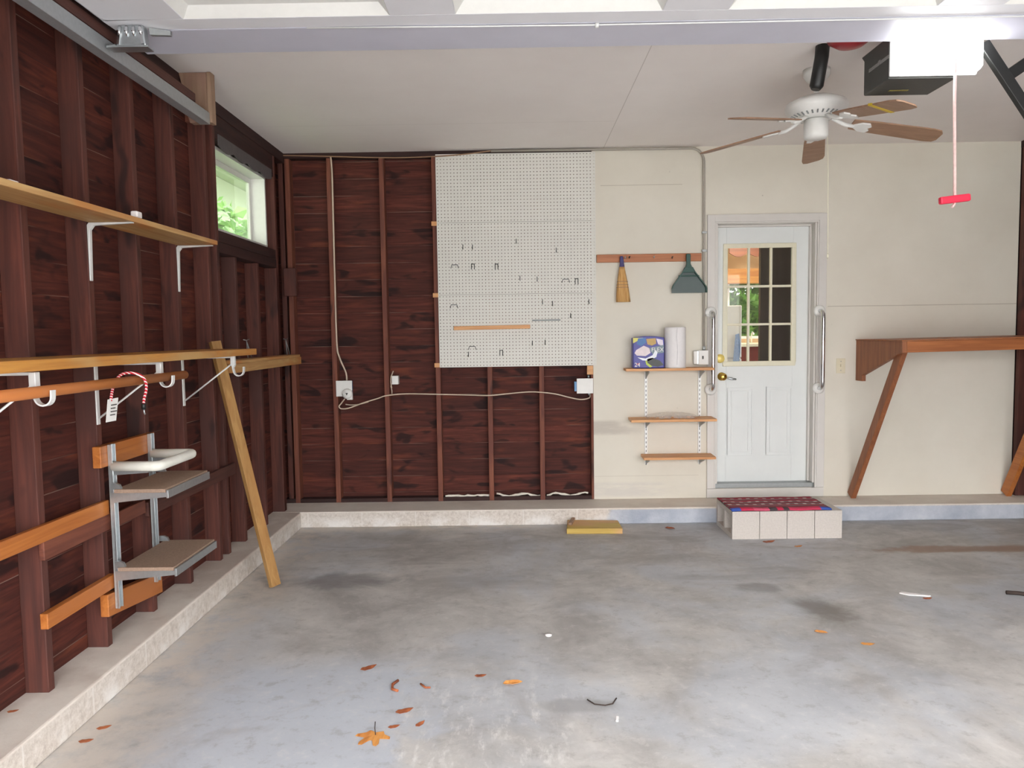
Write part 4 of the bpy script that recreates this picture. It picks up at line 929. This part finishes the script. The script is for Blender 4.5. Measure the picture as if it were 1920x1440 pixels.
tk = thing('door_track', (.13, -3.5, 2.60), 'galvanised overhead door track along the left wall', 'track')
ctr = MB(); y0, y1 = -5.9, -1.79
ctr.box(.104, .108, y0, y1, 2.584, 2.604); ctr.box(.108, .160, y0, y1, 2.580, 2.584); ctr.box(.156, .160, y0, y1, 2.584, 2.640)
ctr.build('channel', M['galv_track'], tk, bev=.001)
MB().box(.150, .154, y0, -1.95, 2.648, 2.69).box(.12, .150, y0, -1.95, 2.645, 2.648).build('angle_iron', M['dark_y'], tk)
MB().box(.11, .15, -1.812, -1.79, 2.60, 2.628).lathe([(.012,0),(.012,.008),(0,.009)], (.135,-1.812,2.612), (0,-1,0), 6).build('end_bolt', M['chrome'], tk)
hbk = thing('track_hanger_block', (.08, -1.74, 2.59), 'pale wooden hanger block carrying the far end of the track', 'block')
MB().prism([(-.0,-1.785,ZC-.002),(.148,-1.785,ZC-.002),(.148,-1.785,2.593),(.05,-1.785,2.593),(.03,-1.785,2.66),(.028,-1.785,2.73),(.012,-1.785,2.80)], (0,.05,0)).build('upright_board', M['block'], hbk, bev=.003)
MB().box(.150,.172,-1.79,-1.735,2.590,ZC-.002).build('side_strip', M['block'], hbk, bev=.002)
MB().box(.0005,.10,-1.733,-1.69,2.612,2.672).build('cleat', M['brown_y'], hbk, bev=.003)

# ------------------------------------------------------------------ opener
op = thing('garage_door_opener', (3.6, -2.33, 2.553), 'black ceiling garage door opener with glowing white lamp lens', 'door opener')
X0, X1, Ya, Yb_, Za, Zb = 3.457, 3.765, -2.405, -2.165, 2.556, 2.745
MB().prism([(X0,Yb_,Za+.0),(X0,Ya,Za),(X0,Ya,Zb),(X0,Yb_+.03,Zb),(X0,Yb_,Zb-.03)], (X1-X0,0,0)).build('housing', M['charcoal'], op, bev=.006)
MB().prism([(X0,Ya-.001,Za+.008),(X0+.385,Ya-.001,Za+.008),(X0+.392,Ya-.001,Za+.03),(X0+.392,Ya-.001,Zb-.04),(X0+.37,Ya-.001,Zb-.015),(X0,Ya-.001,Zb-.015)], (0,-.012,0)).build('lens_trim', M['steel_white'], op, bev=.004)
MB().prism([(X0+.03,Ya-.014,Za+.012),(X0+.372,Ya-.014,Za+.012),(X0+.388,Ya-.014,Za+.035),(X0+.388,Ya-.014,Zb-.045),(X0+.365,Ya-.014,Zb-.02),(X0+.03,Ya-.014,Zb-.02)], (0,-.05,0)).build('lamp_lens', M['lens'], op, bev=.015)
MB().box(X0-.0015, X0, -2.41, -2.22, 2.647, 2.662).box(X0-.0015, X0, -2.33, -2.31, 2.662, 2.668).build('name_badge', plain('worn_grey_lettering', (134,134,132), .5, 0, .35, 300), op)
MB().box(3.54, 3.63, -2.25, -2.235, Za-.0012, Za).build('warning_label', plain('yellow_label', (150,140,70), .6, 0, .3, 200), op)
for y in (-2.40, -2.22): MB().box(3.59, 3.615, y, y+.004, Zb+.0005, ZC-.001).build('hanging_strap', M['galv_dull'], op)
rp = thing('release_cord', (3.72, -2.56, 2.01), 'red pull handle on a pale release cord hanging below opener', 'pull cord')
MB().tube([(3.690,-2.515,2.60),(3.692,-2.515,2.40),(3.699,-2.515,2.15),(3.703,-2.515,1.99)], .0065, 8).build('rope', M['rope'], rp)
MB().tube([(3.703,-2.515,1.99),(3.700,-2.517,1.978),(3.688,-2.52,1.968)], .006, 6).build('rope_end', M['rope'], rp)
MB().bar((3.636,-2.515,1.996),(3.768,-2.515,2.010),.026,.032,(0,0,1)).build('pull_handle', M['red'], rp, bev=.007)
hg = thing('hanger_bracket', (4.0, -2.4, 2.6), 'dark slanted metal hanger bracket right of the opener', 'bracket')
MB().bar((3.865,-2.42,2.70),(4.10,-2.42,2.36),.046,.03,(0,1,0)).build('strut', M['black'], hg, bev=.003)
MB().bar((3.99,-2.385,2.56),(4.14,-2.385,2.66),.05,.03,(0,1,0)).build('strut', M['black'], hg, bev=.003)
tag(MB().tube([(3.326,-2.0,ZC-.001),(3.322,-2.0,2.80),(3.298,-2.0,2.66),(3.294,-2.0,2.642)], [.034,.034,.034,.022], 12).build('hanging_grip', M['black']), 'black rubber grip bar hanging from ceiling above the fan', 'bar')
tag(MB().lathe([(.105,-.001),(.11,-.02),(.10,-.05),(.06,-.078),(0,-.086)], (3.375,-2.2,ZC)).build('ceiling_reel', [plain('dark_red_plastic', (150,30,40), .4)]), 'dark red round dish on the ceiling behind raised door', 'reel')

# ------------------------------------------------------------------ ceiling fan
FX, FY = 3.434, -1.658
fan = thing('ceiling_fan', (FX, FY, 2.48), 'white ceiling fan with five tan wooden blades', 'fan')
MB().lathe([(.07,0),(.07,-.03),(.05,-.06),(.02,-.07)], (FX,FY,ZC-.001)).build('canopy', M['fanwhite'], fan)
MB().tube([(FX,FY,ZC-.06),(FX,FY,2.69)], .013, 10).build('downrod', M['fanwhite'], fan)
MB().lathe([(.02,2.715),(.09,2.705),(.155,2.675),(.163,2.655),(.158,2.635),(.135,2.61),(.10,2.595),(.05,2.590)], (FX,FY,0), n=36).build('motor_housing', M['fanwhite'], fan)
rb = MB()
for k in range(30):
    a = 2*PI*k/30; rb.bar((FX+.112*math.cos(a),FY+.112*math.sin(a),2.599),(FX+.135*math.cos(a),FY+.135*math.sin(a),2.6085),.008,.004)
rb.build('vent_slots', M['galv_dull'], fan)
MB().lathe([(.05,2.589),(.063,2.585),(.064,2.50),(.058,2.487),(0,2.484)], (FX,FY,0)).build('switch_cup', M['fanwhite'], fan)
for k in range(5):
    a = math.radians(-74.4+72*k); u = Vector((math.cos(a), math.sin(a), 0)); v = Vector((-math.sin(a), math.cos(a), 0)); c = Vector((FX, FY, 0))
    zr, zt = 2.562, 2.492 + .66*(-.022*math.cos(a) + .015*math.sin(a))
    pit = .20
    def P_(r, s_, dz=0):
        f = (r-.15)/.51; return c + u*r + v*s_ + Vector((0,0, zr + (zt-zr)*f - s_*math.tan(pit) + dz))
    out = [(.19,-.048),(.30,-.058),(.60,-.066),(.645,-.058),(.66,-.035),(.66,.035),(.645,.058),(.60,.066),(.30,.058),(.19,.048)]
    b = MB(); A = b.pts([P_(r, s_, 0) for r, s_ in out]); B = b.pts([P_(r, s_, .007) for r, s_ in out]); b.face(A); b.face(B[::-1])
    for i in range(len(out)): b.face((A[i], A[(i+1) % len(out)], B[(i+1) % len(out)], B[i]))
    blade = b.build('fan_blade', M['fanblade'], fan)
    ir = MB(); irn = [(.20,-.012),(.235,-.040),(.275,-.044),(.29,-.02),(.275,0),(.29,.02),(.275,.044),(.235,.040),(.20,.012)]
    A = ir.pts([P_(r, s_, -.009) for r, s_ in irn]); B = ir.pts([P_(r, s_, -.001) for r, s_ in irn]); ir.face(A); ir.face(B[::-1])
    for i in range(len(irn)): ir.face((A[i], A[(i+1) % len(irn)], B[(i+1) % len(irn)], B[i]))
    ir.tube([c+u*.085+Vector((0,0,2.594)), c+u*.12+Vector((0,0,2.575)), c+u*.16+Vector((0,0,2.556)), P_(.205,0,-.005)], .011, 8)
    ir.build('blade_iron', M['fanwhite'], blade)
    if k == 0: # strip of yellow tape round one blade
        y_ = MB(); A = y_.pts([P_(.47,-.066,-.002), P_(.495,-.066,-.002), P_(.495,.066,-.002), P_(.47,.066,-.002)]); B = y_.pts([P_(.47,-.066,.009), P_(.495,-.066,.009), P_(.495,.066,.009), P_(.47,.066,.009)])
        y_.face(A); y_.face(B[::-1])
        for i in range(4): y_.face((A[i],A[(i+1)%4],B[(i+1)%4],B[i]))
        y_.build('tape_strip', plain('yellow_tape', (206,176,40), .5), blade)
MB().tube([(FX+.055,FY-.02,2.50),(FX+.062,FY-.02,2.3),(FX+.066,FY-.02,1.86)], .0022, 6).lathe([(.004,0),(.006,-.02),(0,-.03)], (FX+.066,FY-.02,1.86), n=8).build('pull_chain', M['cream'], fan)

# ------------------------------------------------------------------ litter on the floor
def leaf(x, y, size, rot, mat, label, kind='maple', z=0.002, curl=.25):
    b = MB(); n = 0; L = Vector((x, y, z)); pts = []
    if kind == 'maple':
        prof = [(0,.48),(.14,.52),(.27,.92),(.40,1.0),(.56,.82),(.80,.46),(1.05,.6),(1.2,.82),(1.4,.74),(1.7,.42),(2.3,.40),(PI,.15)]
    elif kind == 'folded': prof = [(0,1.0),(.25,.75),(.7,.42),(1.3,.30),(2.2,.30),(PI,.35)]
    else: prof = [(0,1.0),(.4,.62),(.9,.45),(1.6,.38),(2.4,.5),(PI,.7)]
    ring = [(a, r) for a, r in prof] + [(-a, r) for a, r in prof[-2:0:-1]]
    for a, r in ring:
        rx, ry = r*math.cos(a), r*math.sin(a)
        pts.append(L + Vector((size*(rx*math.cos(rot)-ry*math.sin(rot)), size*(rx*math.sin(rot)+ry*math.cos(rot)), size*curl*(r*r*.55+.1*math.sin(a*3)) + (.35*size*abs(ry) if kind == 'folded' else 0))))
    ci = b.pts([L])[0]; ids = b.pts(pts)
    for i in range(len(ids)): b.face((ci, ids[i], ids[(i+1) % len(ids)]))
    o = b.build('fallen_leaf', M[mat], solid=.0012); tag(o, label, 'leaf', 'fallen leaves on the floor')
    return o
lf_ = leaf(1.243, -3.225, .085, -1.75, 'leaf_gold', 'large golden maple leaf lying on the floor in the foreground', curl=.06)
st_ = MB().tube([(1.247,-3.235,.006),(1.238,-3.20,.010),(1.232,-3.16,.014)], .0016, 5).build('leaf_stem', M['twig'], None); 
st_.parent = lf_; st_.name = 'leaf_stem'
for args in [(1.107,-2.69,.045,.6,'leaf_rust','rust leaf left of centre, behind the curled twig scraps','oval'),
             (1.32,-3.062,.042,.4,'leaf_rust','rust leaf just behind the large golden maple leaf','oval'),
             (1.396,-3.16,.028,.9,'leaf_rust','small rust fragment right of the large golden leaf','oval'),
             (1.30,-3.175,.026,.3,'leaf_rust','small rust fragment touching the large golden leaf','oval'),
             (1.60,-2.773,.030,.1,'leaf_rust','tiny brown leaf left of the folded golden leaf','oval'),
             (1.722,-2.846,.060,.0,'leaf_gold','folded golden leaf near the middle of the floor','folded'),
             (3.196,-2.357,.045,-.6,'leaf_gold','golden leaf below the dark oil spot','folded'),
             (3.36,-2.50,.036,-.2,'leaf_gold','faint golden leaf right of and below the oil spot','oval'),
             (2.865,-.45,.065,-.8,'leaf_rust','rust leaf on the floor against the blue kerb','folded'),
             (3.47,-.835,.055,.2,'leaf_rust','rust leaf right in front of the block step','oval'),
             (3.63,-.95,.035,.2,'leaf_gold','small pale leaf a little before the block step','oval'),
             (3.945,-1.935,.03,0,'leaf_rust','tiny leaf right of the white paper strip','oval'),
             (.215,-3.16,.030,.4,'leaf_rust','rust leaf near the left kerb, front','oval'),
             (.20,-3.25,.030,.2,'leaf_rust','frontmost brown leaf beside the left kerb','oval')]:
    x, y, s_, r_, m_, lb_, k_ = args; leaf(x, y, s_, r_, m_, lb_, k_)
leaf(-.045, -3.266, .022, .3, 'leaf_rust', 'small brown leaf on top of the left kerb', 'oval', z=ZK+.002)
def litter(name, pts, r, mat, label, cat): return tag(MB().tube(pts, r, 6).build(name, M[mat]), label, cat)
litter('twig', [(2.035,-2.995,.006),(2.06,-3.03,.005),(2.10,-3.04,.005),(2.13,-3.03,.006),(2.15,-2.99,.008)], .0028, 'twig', 'thin curved dark twig on the floor right of centre', 'twig')
litter('twig', [(1.262,-2.815,.006),(1.245,-2.85,.007),(1.25,-2.89,.006),(1.275,-2.905,.006)], .006, 'leaf_rust', 'curled brown twig scrap left of centre', 'twig')
litter('twig', [(1.36,-2.845,.005),(1.385,-2.88,.006),(1.405,-2.88,.006)], .004, 'leaf_rust', 'short brown twig scrap beside the curled one', 'twig')
litter('twig', [(4.40,-1.885,.012),(4.46,-1.90,.012),(4.52,-1.93,.010)], .011, 'twig', 'black stub lying at the right edge of the floor', 'twig')
tag(MB().lathe([(.0,0),(.016,.002),(.018,.008),(.0,.011)], (1.909,-2.365,.0005), n=9).build('paper_scrap', M['scrap']), 'white pebble like scrap in the middle of the floor', 'scrap')
tag(MB().bar((2.130,-3.155,.004),(2.136,-3.125,.004),.009,.006).build('paper_scrap', M['scrap']), 'tiny white stick scrap below the curved twig', 'scrap')
tag(MB().prism([(3.84,-1.855,.001),(3.86,-1.84,.001),(3.92,-1.865,.001),(3.985,-1.905,.001),(3.97,-1.91,.001),(3.87,-1.885,.001)], (0,0,.006)).build('paper_strip', M['scrap'], bev=.002), 'white curled paper strip on the right of the floor', 'scrap')

# ------------------------------------------------------------------ camera, light, world
f_px = 1391.74
yaw, pitch, roll = -.0071, -.068, -.0147
PARAM = True
def cam():
    cy, sy = math.cos(yaw), math.sin(yaw)
    f = Vector((sy*math.cos(pitch), cy*math.cos(pitch), math.sin(pitch))); r = Vector((cy, -sy, 0)); u = r.cross(f)
    r2 = r*math.cos(roll) + u*math.sin(roll); u2 = u*math.cos(roll) - r*math.sin(roll)
    cd = bpy.data.cameras.new('camera'); co = bpy.data.objects.new('camera', cd); C.objects.link(co)
    m = Matrix((( r2.x, u2.x, -f.x, 1.7774), (r2.y, u2.y, -f.y, -5.8221), (r2.z, u2.z, -f.z, 1.4453), (0,0,0,1)))
    co.matrix_world = m; cd.sensor_width = 36; cd.sensor_fit = 'HORIZONTAL'; cd.lens = f_px/1920*36; cd.clip_start = .05; cd.clip_end = 200
    bpy.context.scene.camera = co
cam()
def point(name, loc, col, e, r):
    l = bpy.data.lights.new(name, 'POINT'); l.energy = e; l.color = col; l.shadow_soft_size = r
    o = bpy.data.objects.new(name, l); C.objects.link(o); o.location = loc; return o
point('kitchen_bulb', (4.25, 2.0, 2.40), (1, .93, .82), 5, .08)
w = bpy.data.worlds.new('World'); bpy.context.scene.world = w; w.use_nodes = True
nt = w.node_tree; bgd = nt.nodes['Background']
tc = nt.nodes.new('ShaderNodeTexCoord'); sx = nt.nodes.new('ShaderNodeSeparateXYZ'); nt.links.new(tc.outputs['Generated'], sx.inputs[0])
rm = nt.nodes.new('ShaderNodeValToRGB'); nt.links.new(sx.outputs[2], rm.inputs[0])
rm.color_ramp.elements[0].position = .02; rm.color_ramp.elements[0].color = (.925,.945,.97,1)
e_ = rm.color_ramp.elements.new(0); e_.color = (.32,.31,.31,1); rm.color_ramp.elements[1].position = .8; rm.color_ramp.elements[1].color = (.965,.98,1,1)
nt.links.new(rm.outputs[0], bgd.inputs[0]); bgd.inputs[1].default_value = 3.7
vs = bpy.context.scene.view_settings; vs.view_transform = 'Standard'; vs.look = 'None'; vs.gamma = 1; vs.use_curve_mapping = False; vs.exposure = 2.4
bpy.context.scene.cycles.max_bounces = 10; bpy.context.scene.cycles.diffuse_bounces = 6; bpy.context.scene.cycles.transparent_max_bounces = 12
